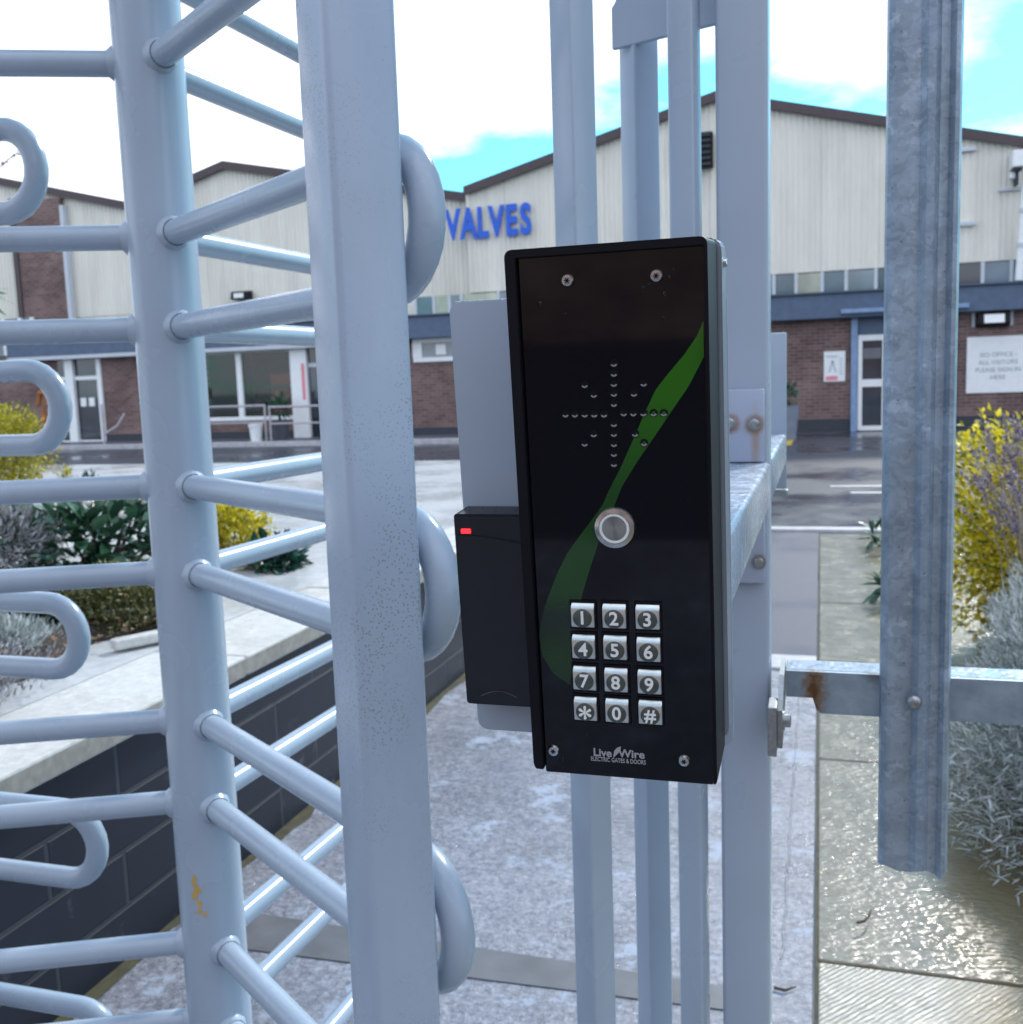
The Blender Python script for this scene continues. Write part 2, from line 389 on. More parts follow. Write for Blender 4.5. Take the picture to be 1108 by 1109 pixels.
# soil bed
bm = MB(); nx, ny = 26, 40; vs = []
for j in range(ny+1):
    for i in range(nx+1):
        x = -2.0-3.2*i/nx + .05*math.sin(j*1.3)*(i == 0); yy = -2+4.7*j/ny + .1*math.sin(i*1.1)*(j == ny)
        e = 0 if i in (0, nx) or j in (0, ny) else 1
        vs.append((x, yy, ZT + e*(.02+random.uniform(0, .02)) + (0 if e else -.003)))
bm.add(vs, [[j*(nx+1)+i, (j+1)*(nx+1)+i, (j+1)*(nx+1)+i+1, j*(nx+1)+i+1] for j in range(ny) for i in range(nx)])
struct(bm.build('soil_bed', M['soil'], smooth=60))
# ================================================================ FACTORY
YF = 23.64
def FP_(px, py=330): return PY(px, py, YF)
cl_z = 3.46
def corr(mb, x0, x1, zb, topf, y, pitch=.118, dep=.020):
    """corrugated sheet between x0 and x1, bottom zb, top z = topf(x)"""
    xs = []; x = x0
    while x < x1:
        for f, d in ((0, 0), (.28, 0), (.42, dep), (.86, dep), (1., 0)):
            if f < 1. or x+pitch >= x1: xs.append((min(x+pitch*f, x1), d))
        x += pitch
    vs = []
    for x, d in xs: vs += [(x, y-d, zb), (x, y-d, topf(x))]
    mb.add(vs, [[2*i, 2*i+2, 2*i+3, 2*i+1] for i in range(len(xs)-1)])
apX, apZ = -2.21, 7.33
def roof_main(x): return apZ-.258*(apX-x) if x < apX else apZ-.253*(x-apX)
def roof_left(x): return 7.08-.27*(-14.62-x) if x < -14.62 else 7.08-.205*(x+14.62)
def roof_far(x): return 7.24-.245*(x+21.42) if x > -23 else 7.62
def hall(name, label, x0, x1, topf, peaks, y, depth=26, zb_=0, group='gabled factory halls'):
    h = thing(name, ((x0+x1)/2, y, 0), label, 'factory hall', group)
    m = MB(); corr(m, x0, x1, cl_z, topf, y); m.build('cladding', M['clad'], h)
    xs = [x0]+[p for p in peaks if x0 < p < x1]+[x1]
    # solid building volume behind, with the pitched roof
    poly = [(x0, zb_)]+[(x1, zb_)]+[(x, topf(x)-.03) for x in xs[::-1]]
    MB().prism(poly, 1, y+.012, y+depth).build('wall', M['clad'], h)
    rf = MB(); vg = MB()
    for a, b in zip(xs[:-1], xs[1:]):
        za, zb = topf(a), topf(b)
        rf.prism([(a, za), (b, zb), (b, zb+.06), (a, za+.06)], 1, y-.10, y+depth)
        vg.prism([(a, za-.12), (b, zb-.12), (b, zb+.08), (a, za+.08)], 1, y-.17, y-.105)
    rf.build('roof', M['verge'], h); vg.build('verge', M['verge'], h)
    return h
hm = hall('factory_hall', 'largest cream-clad gabled hall carrying the blue VALVES lettering', -8.05, 14.0, roof_main, [apX], YF)
hl = hall('factory_hall', 'cream-clad gabled hall with its low peak left of the VALVES hall', -17.5, -8.06, roof_left, [-14.62], YF+.35, zb_=2.96)
hf = hall('factory_hall', 'cream-clad hall at the far left with a brown brick pier in its front', -32.0, -17.52, roof_far, [-23], YF+.15)
MB().box((-20.95, YF-.06, 3.4), (-19.5, YF+.12, 6.62)).build('brick_pier', M['brick'], hf)
MB().box((-21.12, YF-.10, 3.4), (-20.96, YF+.1, 6.7)).build('downpipe', M['verge'], hf)
MB().box((-19.49, YF-.09, 3.4), (-19.38, YF+.1, 6.4)).build('corner_trim', M['mull'], hf)
# vent on the main gable
vt = MB(); p0 = PY(733, 147, YF-.2); p1 = PY(772, 181, YF-.2)
vt.box((p0.x, YF-.28, p1.z), (p1.x, YF-.04, p0.z), .01)
lv = vt.build('vent', M['black'], hm)
lo = MB()
for k in range(6):
    z = p1.z + (p0.z-p1.z)*(k+.5)/6; lo.box((p0.x+.04, YF-.33, z-.03), (p1.x-.04, YF-.285, z+.02))
lo.build('louvre', M['plinth'], lv)
for yy in (164, 244):  # small brackets / rails fixed to the cladding
    a = PY(1036, yy, YF); b = PY(1056, yy-1, YF); MB().box((a.x, YF-.12, a.z-.04), (b.x, YF-.04, a.z+.04), .01).build('bracket', M['mull'], hm)
a = PY(1080, 207, YF); b = PY(1106, 205, YF); MB().box((a.x, YF-.10, a.z-.03), (b.x, YF-.04, a.z+.03), .01).build('bracket', M['mull'], hm)
# camera housing at the far right
a = PY(1095, 165, YF-.3); b = PY(1108, 182, YF-.3)
cb = thing('alarm_box', (a.x, YF-.2, b.z), 'white boxy housing on a bracket high on the cladding above the right doorway', 'alarm box')
MB().box((a.x, YF-.5, b.z), (b.x, YF-.06, a.z), .02).build('housing', M['upvc'], cb)
MB().box((a.x+.02, YF-.45, b.z-.05), (b.x-.04, YF-.07, b.z-.004)).box((b.x-.14, YF-.3, b.z-.32), (b.x-.08, YF-.06, b.z-.052)).build('bracket', M['plinth'], cb)
a = PY(1093, 187, YF-.15); b = PY(1103, 194, YF-.15); MB().box((a.x, YF-.25, b.z), (b.x, YF-.05, a.z), .02).build('sensor', M['upvc'], cb)
# white pipe at the right edge
a = PY(1107, 196, YF-.3); b = PY(1101, 303, YF-.3)
lp = thing('vent_pipe', (b.x, YF-.3, b.z), 'thin white pipe rising at the right edge in front of the cream cladding', 'pipe')
MB().tube([(b.x+.04, YF-.3, b.z-.02), (a.x+.06, YF-.3, a.z)], [.085, .065], 14).build('pipe', M['upvc'], lp, smooth=40)
for q in (.35, .7): z = b.z+(a.z-b.z)*q; xx = b.x+.04+(a.x+.02-b.x)*q; MB().tube([(xx, YF-.3, z-.04), (xx+.004, YF-.3, z+.04)], .10, 14).build('collar', M['mull'], lp, smooth=40)
# VALVES lettering: individual letters
vs_ = thing('wall_sign', (-7.4, YF, 4.7), 'bright blue raised letters reading VALVES on the cream gable', 'sign')
x = -8.56; lets = 'VALVES'; wd = [.39, .40, .29, .40, .33, .36]
for ch, ww in zip(lets, wd):
    m = MB(); T = frame((x+ww/2, YF-.10, 5.02+.0), (1, 0, 0), (0, 0, 1), (0, -1, 0))
    text_mb(m, ch, .95, T, .05, .036, .60 if ch != 'L' else .58); o = m.build('letter', M['blue'], vs_); x += ww
# ---- office block (ground floor)
ob = thing('office_block', (-6, YF, 0), 'long single-storey brown brick office front with a blue-grey fascia below the halls', 'office block')
YO = YF-.25
PX = lambda px, py=400: PY(px, py, YO).x
PZ = lambda px, py: PY(px, py, YO).z
z0p = .28
# window/door openings as gaps in brick wall : spans along X
xd0, xd1 = PX(921, 420), PX(921, 420)+2.05      # door bay
xw0, xw1 = PX(224, 440), PX(319, 440)           # left shop window
xe0, xe1 = PX(319, 430)+.02, PX(362, 430)       # entrance right of it
xl0, xl1 = PX(66, 430), PX(113, 430)            # far-left door
xs0, xs1 = PX(448, 380), PX(520, 380)           # small high window
FB, FT = 2.42, 2.93
bw_ = MB()
def wallseg(x0, x1, z0=z0p, z1=FB): bw_.box((x0, YO, z0), (x1, YO+.24, z1))
wallseg(-32, xl0); wallseg(xl1, xw0); wallseg(xw0, xw1, z0p, .56); wallseg(xe1, xs0); wallseg(xs0, xs1, z0p, 1.86)
wallseg(xs1, xd0); wallseg(xd1, 14)
bw_.build('wall', M['brick'], ob)
pl = MB()
for a, b in ((-32, xl0), (xl1, xe0), (xe1, xd0), (xd1, 14)): pl.box((a, YO-.03, -.02), (b, YO+.2, z0p-.003))
pl.build('plinth', M['plinth'], ob)
fa = MB(); fa.box((-21.2, YO-.32, FB+.003), (14, YO+.2, FT), .01); fa.build('fascia', M['fascia'], ob)
MB().box((-21.3, YO-.38, FT+.003), (14, YO+.2, FT+.05), .01).build('fascia_capping', M['fascia2'], ob)
MB().box((-21.2, YO-.34, FB-.10), (-9.6, YO-.1, FB-.0), .01).build('soffit_trim', M['mull'], ob)
# clerestory window band between fascia and cladding
cz0, cz1 = FT+.055, cl_z-.01
MB().box((-8.0, YF-.02, cz0), (14, YF+.011, cz1)).build('window_band', M['plinth'], ob)
edges = [450, 470, 487, 500, 540, 580, 620, 660, 700, 740, 780, 810, 838, 862, 890, 916, 948, 975, 1005, 1034, 1063, 1094]
xsx = [PY(e, 308, YF).x for e in edges]
while xsx[-1] < 13: xsx.append(xsx[-1]+.58)
gl = ['glassblue', 'glasspale', 'glassblue', 'glassgrey', 'glassdark', 'glassblue', 'glassgrey']
fixed = {12: 'glassblue', 13: 'glasspale', 14: 'glassblue', 15: 'glassgrey', 16: 'glassdark', 19: 'glassdark', 20: 'glassblue', 0: 'glassblue', 1: 'glasspale'}
for i, (a, b) in enumerate(zip(xsx[:-1], xsx[1:])):
    wn = MB().box((a-.035, YF-.07, cz0+.002), (a+.035, YF-.025, cz1)).build('window', M['mull'], ob)
    MB().box((a+.037, YF-.05, cz0+.03), (b-.037, YF-.028, cz1-.02)).build('pane', M[fixed.get(i, gl[(i*5) % 7])], wn)
# left clerestory (white mullions at the far left)
for i in range(8):
    xa = -30+i*1.05
    if xa > -21.9: break
m = MB(); zl0, zl1 = PZ(18, 385), PZ(18, 345)
for px in (-60, -36, -12, 9, 27, 40): xx = PX(px, 378); m.box((xx-.05, YO-.10, zl0), (xx+.05, YO-.03, zl1))
x9 = PX(-90, 378); x27 = PX(41, 378)
wl = m.build('window', M['upvc'], ob); MB().box((x9, YO-.028, zl0), (x27, YO-.006, zl1)).build('pane', M['glassblue'], wl)
# right door bay
dz = 2.05; dr = MB()
dr.box((xd0, YO-.10, -.0), (xd0+.13, YO+.1, FB), .01).box((xd1-.13, YO-.10, 0), (xd1, YO+.1, FB), .01)
dr.box((xd0-.22, YO-.42, FB+.08), (xd1+.22, YO-.325, FB+.17), .01)
dr.build('door_surround', M['doorframe'], ob)
MB().box((xd0+.131, YO+.0, dz+.01), (xd1-.131, YO+.05, FB)).build('door_panel', M['fascia'], ob)
def door(x0, x1, z1):
    d = MB(); t = .09
    d.box((x0, YO-.06, .02), (x0+t, YO+.02, z1), .008); d.box((x1-t-.02, YO-.06, .02), (x1, YO+.02, z1), .008)
    for za, zb in ((.021, .12), (.72*z1/1.55, .84*z1/1.55), (z1-.12, z1-.001)): d.box((x0+t+.001, YO-.055, za), (x1-t-.021, YO+.015, zb))
    o = d.build('door', M['upvc'], ob)
    MB().box((x0+t, YO-.03, .1), (x1-t-.02, YO-.01, z1-.1)).build('pane', M['glassdark'], o)
    MB().box((x0+t+.02, YO-.036, z1-.50), (x1-t-.04, YO-.031, z1-.28)).build('notice', M['glassgrey'], o)
    MB().box((x1-.07, YO-.12, 1.0), (x1-.03, YO-.062, 1.22), .01).build('handle', M['steel'], o)
xm = xd0+.14+.60
door(xd0+.14, xm, dz)
door(xm+.22, xd1-.14, dz)
MB().box((xm+.002, YO-.02, .0), (xm+.218, YO+.02, dz)).build('side_pane', M['glassdark'], ob)
# left shop window with room behind
wz0, wz1 = .66, 2.28
rm = MB(); rm.box((xw0, YO+2.4, 0), (xw1+2.2, YO+2.5, 2.6)).box((xw0-.05, YO+.25, 0), (xw0-.01, YO+2.4, 2.6)).box((xw0, YO+.25, .3), (xw1+2, YO+2.4, .34)).box((xw0, YO+.3, 2.45), (xw1+2, YO+2.4, 2.5)).box((xw1+2.2, YO+.25, 0), (xw1+2.24, YO+2.4, 2.6))
rm.build('showroom', M['plinth'], ob)
wf = MB(); wf.box((xw0-.04, YO-.06, .56), (xw1, YO+.03, wz0), .01).box((xw0-.04, YO-.05, wz1), (xw1, YO+.03, 2.32))
for px, hw in ((261, .075),): xx = PX(px, 415); wf.box((xx-hw, YO-.055, wz0+.002), (xx+hw, YO+.03, wz1-.002))
wo = wf.build('window', M['upvc'], ob)
MB().box((xw0, YO-.005, wz0), (xw1, YO+.005, wz1)).build('pane', M['clear'], wo)
MB().box((xw1+.005, YO-.12, .0), (xw1+.46, YO+.05, 2.40), .01).build('column', M['upvc'], ob)
MB().box((xw1+.32, YO-.125, 1.05), (xw1+.41, YO-.1215, 1.95)).build('notice', M['pink'], ob)
en = MB(); en.box((xw1+.47, YO-.03, 1.85), (xe1, YO+.03, 1.95)).box((xe1-.1, YO-.03, 0), (xe1, YO+.03, 2.4)); do = en.build('door', M['mull'], ob)
MB().box((xw1+.47, YO-.01, 0), (xe1-.1, YO+.01, 2.4)).build('pane', M['glassdark'], do)
# far-left glazed door
en = MB(); xa = PX(80, 430)
en.box((xa-.13, YO-.12, .05), (xa+.13, YO+.05, 2.36), .01); en.box((xl1-.14, YO-.06, .05), (xl1, YO+.05, 2.36), .01)
en.box((xl0, YO-.05, 1.76), (xl1-.15, YO+.03, 1.86)); en.box((xl0, YO-.05, .05), (xl1-.15, YO+.03, .14))
do = en.build('door', M['upvc'], ob); MB().box((xl0, YO-.01, .05), (xl1-.1, YO+.02, 2.4)).build('pane', M['glassdark'], do)
for px in (91, 100): xx = PX(px, 432); MB().box((xx-.09, YO-.018, 1.05), (xx+.09, YO-.013, 1.28)).build('notice', M['upvc'], do)
# small high window in the middle
sw = MB(); sw.box((xs0, YO-.05, 1.86), (xs1, YO+.03, 1.97), .01).box((xs0, YO-.05, 2.33), (xs1, YO+.03, FB)); 
for px in (453, 500): xx = PX(px, 380); sw.box((xx-.13, YO-.048, 1.972), (xx+.11, YO+.03, 2.328))
so = sw.build('window', M['upvc'], ob); MB().box((xs0, YO-.01, 1.9), (xs1, YO+.02, 2.4)).build('pane', M['glassgrey'], so)
xx = PX(478, 380); MB().box((xx-.13, YO-.03, 2.02), (xx+.13, YO-.012, 2.27), .02).build('lamp', M['upvc'], so)
# red display cabinet inside the shop window
rx = PX(298, 420); rc = thing('display_stand', (rx, YO+1.2, .34), 'red display stand with dark shelves behind the shop window', 'display stand')
m = MB(); m.box((rx-.75, YO+1.1, .345), (rx+.75, YO+1.16, 1.75), .02); m.build('back_panel', M['redpaint'], rc)
m = MB()
for z in (.7, 1.05, 1.4): m.box((rx-.75, YO+.8, z), (rx+.75, YO+1.098, z+.04))
m.build('shelf', M['dpot'], rc)
# poster, notice sign, floodlight
pa = PY(892, 381, YO-.03); pb = PY(915, 413, YO-.03)
po = thing('notice_poster', ((pa.x+pb.x)/2, YO, pb.z), 'small white safety notice with a pink foot on brick left of the white door', 'notice')
Tp = frame(((pa.x+pb.x)/2, YO-.03, (pa.z+pb.z)/2), (1, 0, 0), (0, 0, 1), (0, -1, 0)); hw, hh = (pb.x-pa.x)/2, (pa.z-pb.z)/2
MB().box((-hw, -hh, -.02), (hw, hh, .0), .006, Tp).build('board', M['upvc'], po)
MB().box((-hw+.04, -hh+.03, .002), (hw*.3, -hh+.12, .005), 0, Tp).build('print', M['pink'], po)
m = MB(); m.box((-hw+.05, hh*.60, .002), (hw*.3, hh*.72, .005), 0, Tp)
for k in range(6): m.box((hw*.45, hh*(.45-.2*k), .002), (hw*.78, hh*(.54-.2*k), .005), 0, Tp)
m.add([(-.13, -.12, .003), (-.08, -.12, .003), (-.02, .12, .003), (-.06, .12, .003)], [[0, 1, 2, 3]], Tp)
m.add([(.05, -.12, .003), (.0, -.12, .003), (-.06, .12, .003), (-.02, .12, .003)], [[3, 2, 1, 0]], Tp)
m.build('print', M['mull'], po)
pa = PY(1047, 366, YO-.03); sw_, sh_ = 1.16, 1.16
sg = thing('visitor_sign', (pa.x+sw_/2, YO, pa.z-sh_), 'large white visitor notice board on the brick wall under the floodlight', 'sign')
Ts = frame((pa.x+sw_/2, YO-.03, pa.z-sh_/2+.01), (1, 0, 0), (0, 0, 1), (0, -1, 0))
MB().box((-sw_/2, -sh_/2, -.025), (sw_/2, sh_/2, 0), .008, Ts).build('board', M['upvc'], sg)
m = MB()
for i, ln in enumerate(('ISO OFFICE -', 'ALL VISITORS', 'PLEASE SIGN IN', 'HERE')):
    text_mb(m, ln, .125, Ts @ Matrix.Translation((.02, .20-.155*i, .003)), .002, .0)
m.build('lettering', plain('faded_print', (.24, .30, .36), .6), sg)
pa = PY(1075, 346, YO-.1)
fl = thing('floodlight', (pa.x, YO, pa.z), 'black wall floodlight with a pale glass above the visitor notice board', 'floodlight')
MB().prism([(0, -.16), (.0, .13), (-.22, .13), (-.28, -.08)], 0, pa.x-.30, pa.x+.30, Matrix.Translation((0, YO-.02, pa.z)), .01).build('housing', M['black'], fl)
MB().box((-.19, -.004, -.10), (.19, .004, .08), .003, Matrix.Translation((pa.x, YO-.285, pa.z+.02)) @ Matrix.Rotation(rad(-14), 4, 'X')).build('glass', M['upvc'], fl)
for dx in (-.36, .36): MB().box((pa.x+dx-.03, YO-.05, pa.z-.14), (pa.x+dx+.03, YO-.01, pa.z+.2), .006).build('side_bracket', M['mull'], fl)
pa = PY(260, 320, YF+.1)
f2 = thing('floodlight', (pa.x, YF, pa.z), 'small black floodlight alone on the cream cladding of the second gable', 'floodlight')
MB().prism([(0, -.10), (0, .12), (-.2, .10), (-.25, -.10)], 0, pa.x-.26, pa.x+.26, Matrix.Translation((0, YF+.30, pa.z)), .01).build('housing', M['black'], f2)
MB().box((pa.x-.14, YF+.025, pa.z-.07), (pa.x+.14, YF+.045, pa.z+.05)).build('glass', M['upvc'], f2)
# ---- kerb/ramp and railings before the shop window
struct(MB().box((-22, 21.6, -.02), (-2.0, YO-.035, .10), .01).build('pavement', M['asphalt2']))
struct(MB().box((-22, 21.42, -.02), (-2.0, 21.598, .115), .015).build('kerb', M['kerb']))
YR = 22.0
def railing(px0, px1, label, grp='grey railings before the shop window'):
    x0 = PY(px0, 460, YR).x; x1 = PY(px1, 460, YR).x; zb = .10; zt = PY(px0, 441, YR).z; zm = PY(px0, 459, YR).z
    t = thing('railing', ((x0+x1)/2, YR, zb), label, 'railing', grp)
    m = MB(); m.tube([(x0, YR, zb), (x0, YR, zt)], .026, 8); m.build('post', M['gal2'], t)
    m = MB(); m.tube([(x1, YR, zb), (x1, YR, zt)], .026, 8); m.build('post', M['gal2'], t)
    MB().tube([(x0-.02, YR, zt), (x1+.02, YR, zt)], .026, 8).build('top_rail', M['gal2'], t)
    MB().tube([(x0, YR, zm), (x1, YR, zm)], .022, 8).build('mid_rail', M['gal2'], t)
railing(226, 288, 'grey tubular railing left of the white bucket'); railing(293, 352, 'grey tubular railing in front of the dark plant pot')
a = PY(113, 470, YR); b = PY(125, 462, YR)
t = thing('handrail', (a.x, YR, .1), 'short bent grey handrail beside the far left glass door', 'handrail')
zt = PY(113, 438, YR).z
MB().tube([(a.x, YR, .1), (a.x, YR, zt)], .03, 8).build('post', M['gal2'], t)
MB().tube([(a.x+.02, YR, .35), (a.x+.35, YR+.1, .55), (a.x+.55, YR+.15, .85)], .03, 8).build('rail', M['gal2'], t)
def pot(name, px, py, d, r, h, mat, label, cat, taper=.8, rim=True):
    p = PY(px, py, d); t = thing(name, (p.x, d, .1), label, cat)
    T = Matrix.Translation((p.x, d, .1))
    MB().lathe([(r*taper, 0), (r, h), (r*1.06, h) if rim else (r, h), (r*1.06, h*.94) if rim else (r, h), (r*.9, h*.95)], 20, T).build('pot', mat, t, smooth=40)
    return t, p
t, p = pot('bucket', 278, 478, 21.75, .15, .36, M['bucket'], 'white plastic bucket standing before the railings', 'bucket', .82)
MB().lathe([(.165, .36), (.17, .38), (.17, .42), (.15, .43)], 20, Matrix.Translation((p.x, 21.75, .1))).build('lid', M['bucket'], t, smooth=40)
# ---------------------------------------------------------------- plants
def leafshape(L, Wd, fold=.18, curve=.25, n=3):
    vs = []; fs = []
    for i in range(n+1):
        t = i/n; w_ = Wd/2*math.sin(math.pi*min(max(t, .03), .985)**.85); z = -curve*L*t*t
        vs += [(-w_, L*t, z+fold*w_), (0, L*t, z), (w_, L*t, z+fold*w_)]
    for i in range(n):
        a = i*3; fs += [[a, a+1, a+4, a+3], [a+1, a+2, a+5, a+4]]
    return np.array(vs), fs
NEEDLE = lambda L, Wd: (np.array([(-Wd/2, 0, 0), (Wd/2, 0, 0), (Wd/2*.9, L*.6, .12*L), (0, L, .1*L), (-Wd/2*.9, L*.6, .12*L)]), [[0, 1, 2, 3, 4]])
def scatter(mb, shape, P, D, S, roll=True):
    V, Fc = shape
    for p, d, s in zip(P, D, S):
        d = d/np.linalg.norm(d); up = np.array([0, 0, 1.]) + RS.normal(0, .35, 3)
        x = np.cross(d, up); nl = np.linalg.norm(x)
        if nl < 1e-3: continue
        x /= nl; z = np.cross(x, d)
        q = V*s; pts = p + q[:, :1]*x + q[:, 1:2]*d + q[:, 2:3]*z
        o = len(mb.v); mb.v.extend(map(tuple, pts)); mb.f.extend([[i+o for i in f] for f in Fc]); mb.mi.extend([0]*len(Fc))
def blob_points(n, c, r, shell=.55, zmin=None):
    out = []; dirs = []
    while len(out) < n:
        d = RS.normal(0, 1, 3); d /= np.linalg.norm(d)
        k = 1+.12*math.sin(5*d[0]+3*d[2]+c[0]*9)+.09*math.sin(7*d[1]-4*d[2]+c[1]*5)+.07*math.sin(19*d[0]+c[1])*math.sin(17*d[2])
        rr = (shell+(1-shell)*RS.rand()**.6)*k
        p = np.array(c)+d*np.array(r)*rr
        if zmin is not None and p[2] < zmin: continue
        out.append(p); dirs.append(d)
    return out, dirs
def shrub(name, label, c, r, n, shape, mat, zb, cat='shrub', up=.5, stems=8, smin=.6, smax=1.15, shell=.4, group=None, jit=.5, extra=None):
    t = thing(name, (c[0], c[1], zb), label, cat, group)
    P, D = blob_points(n, c, r, shell, zb+.005)
    DD = [d*np.array([1, 1, .8])+np.array([0, 0, up])+RS.normal(0, jit, 3) for d in D]
    m = MB(); scatter(m, shape, P, DD, RS.uniform(smin, smax, n)); m.build('foliage', mat, t)
    s = MB()
    for k in range(stems):
        a = RS.rand()*6.28; q = RS.uniform(.3, .8); e = np.array(c)+np.array([math.cos(a)*r[0]*q, math.sin(a)*r[1]*q, r[2]*RS.uniform(.1, .7)])
        b = np.array([c[0]+math.cos(a)*r[0]*.15, c[1]+math.sin(a)*r[1]*.15, zb-.01]); md = (b+e)/2+np.array([0, 0, .05*r[2]])
        s.tube([b, md, e], [.012*max(r[0]/.4, .3), .008*max(r[0]/.4, .3), .003], 5)
    s.build('stem', M['bark'], t)
    if extra: extra(t, P, D)
    return t
def dpt(x, y, d): p = DP(x, y, d); return (p.x, p.y, p.z)
def buds(k, rad_, mat):
    def f(t, P, D):
        for i in RS.choice(len(P), k):
            q = P[i]+D[i]*.04+np.array([0, 0, .03]); m = MB(); bmx = bmesh.new(); bmesh.ops.create_icosphere(bmx, subdivisions=3, radius=rad_*2.4)
            for v in bmx.verts: v.co *= 1+.35*math.sin(v.co.x*700)*math.sin(v.co.y*650)*math.sin(v.co.z*800+1)
            m.frombm(bmx, Matrix.Translation(Vector(q))); m.build('flower_bud', mat, t)
    return f
c = dpt(95, 588, 3.9); shrub('broadleaf_shrub', 'glossy dark green broad-leaved shrub with pale bud clusters in the raised bed', (c[0]-.05, c[1]+.1, c[2]-.03), (.40, .34, .19), 800, leafshape(.105, .052), M['leaf'], ZT, up=.35, extra=buds(9, .006, M['bud']), group=None)
c = dpt(8, 590, 3.6); shrub('twiggy_shrub', 'grey twiggy low shrub at the left edge beside the broad-leaved shrub', (c[0]-.1, c[1], c[2]), (.24, .25, .17), 2600, NEEDLE(.035, .007), M['heather'], ZT)
c = dpt(130, 668, 3.25); shrub('fine_leaf_shrub', 'low olive-brown fine-leaved shrub behind the coping below the broad-leaved one', (c[0]-.02, c[1]+.05, c[2]-.01), (.24, .24, .16), 7000, leafshape(.020, .010, n=2), M['olive'], ZT, shell=.3)
c = dpt(35, 672, 3.3); shrub('dark_leaf_shrub', 'small dark green leafy plant inside the third barrier loop', (c[0]-.05, c[1], c[2]-.02), (.27, .25, .15), 800, leafshape(.055, .028), M['leafdark'], ZT)
c = dpt(20, 705, 2.9); shrub('silver_mound', 'small pale silver mound of foliage under the dark leafy plant at left', (c[0]-.06, c[1], c[2]-.05), (.18, .16, .12), 3500, NEEDLE(.03, .005), M['silver'], ZT)
c = (-2.10, 1.86, ZT+.03); shrub('heather_mat', 'flat frosty lilac-grey mat of heather spilling over the pale coping', c, (.34, .34, .07), 5200, NEEDLE(.018, .006), M['heather'], ZT+.003, up=1.0, stems=4, shell=.2)
c = dpt(298, 612, 4.15); shrub('broadleaf_shrub', 'dark round-leaved plant at the end of the bed next to the yellow bush', (c[0]-.02, c[1]+.03, c[2]-.01), (.11, .11, .09), 190, leafshape(.075, .045), M['leafdark'], ZT, up=.3, stems=5)
c = dpt(245, 580, 4.35); shrub('yellow_bush', 'bright yellow-green bush showing just right of the turnstile column', (c[0]-.02, c[1]+.05, c[2]-.02), (.17, .17, .17), 4500, leafshape(.024, .014, n=2), M['yleaf'], ZT, shell=.35)
c = dpt(8, 484, 6.6); shrub('yellow_bush', 'yellow-green bush at the left edge seen through the second barrier loop', (c[0]-.05, c[1], c[2]-.02), (.30, .3, .28), 6500, leafshape(.032, .018, n=2), M['yleaf2'], ZT, shell=.35)
c = dpt(72, 512, 6.2); shrub('conifer_sprig', 'tiny bright green upright sprig standing beyond the bed', (c[0], c[1], c[2]-.05), (.03, .03, .10), 120, leafshape(.04, .012, n=2), M['yleaf2'], ZT, up=1.5, stems=2)
c = dpt(97, 520, 5.6); shrub('conifer_sprig', 'low dark green tuft just above the broad-leaved shrub', (c[0], c[1], c[2]-.05), (.06, .06, .08), 150, leafshape(.04, .014, n=2), M['leafdark'], ZT, up=1.2, stems=2)
# litter strip of brown leaves under the shrubs
m = MB(); P = [np.array([RS.uniform(-2.6, -1.92), RS.uniform(1.9, 2.9), ZT+.03+RS.rand()*.01]) for _ in range(500)]
scatter(m, leafshape(.03, .018, n=2), P, [np.array([*RS.normal(0, 1, 2), .15]) for _ in P], RS.uniform(.5, 1.1, 500))
tag(m.build('leaf_litter', leafm('dead_leaf', (.06, .03, .02), (.22, .12, .06), .8)), 'brown dead leaves lying under the shrubs in the raised bed', 'leaf litter', None, 'stuff')
# white stone lying on the coping
tg = G(160, 698, ZT); m = MB().box((-.10, -.022, 0), (.10, .022, .03), .006, Matrix.Translation((tg.x, tg.y, ZT+.004)) @ Matrix.Rotation(rad(60), 4, 'Z'))
tag(m.build('stone_chip', M['coping']), 'pale flat stone offcut lying on the coping before the shrubs', 'stone')
# right hand bed
c = (1.02, 5.0, .52); shrub('yellow_bush', 'tall bright yellow variegated bush behind the lavender right of the galvanised pale', c, (.52, .5, .60), 19000, leafshape(.034, .022, n=2), M['yleaf'], 0.02, shell=.35, smin=.6, smax=1.2, stems=14)
c = (.86, 3.18, .17); shrub('silver_shrub', 'sprawling silver-grey needle-leaved shrub spilling onto the wet slabs', c, (.48, 1.05, .47), 60000, NEEDLE(.040, .0048), M['silver'], 0.03, shell=.35, up=.3, stems=40, jit=.6)
for (px, py, dd, rr, nn, ll) in ((948, 607, 7.4, .16, 60, 'small plant with long green leaves at the slab path edge, the farther one'), (958, 665, 5.7, .09, 40, 'small dark leafy plant hugging the left side of the pale, the nearer one')):
    c = dpt(px, py, dd); shrub('edging_plant', ll, (c[0]+rr*.5, c[1], max(c[2], .1)), (rr, rr, rr*.7), nn, leafshape(.13, .035), M['leaf'], .03, stems=3, group='small plants along the slab path edge')
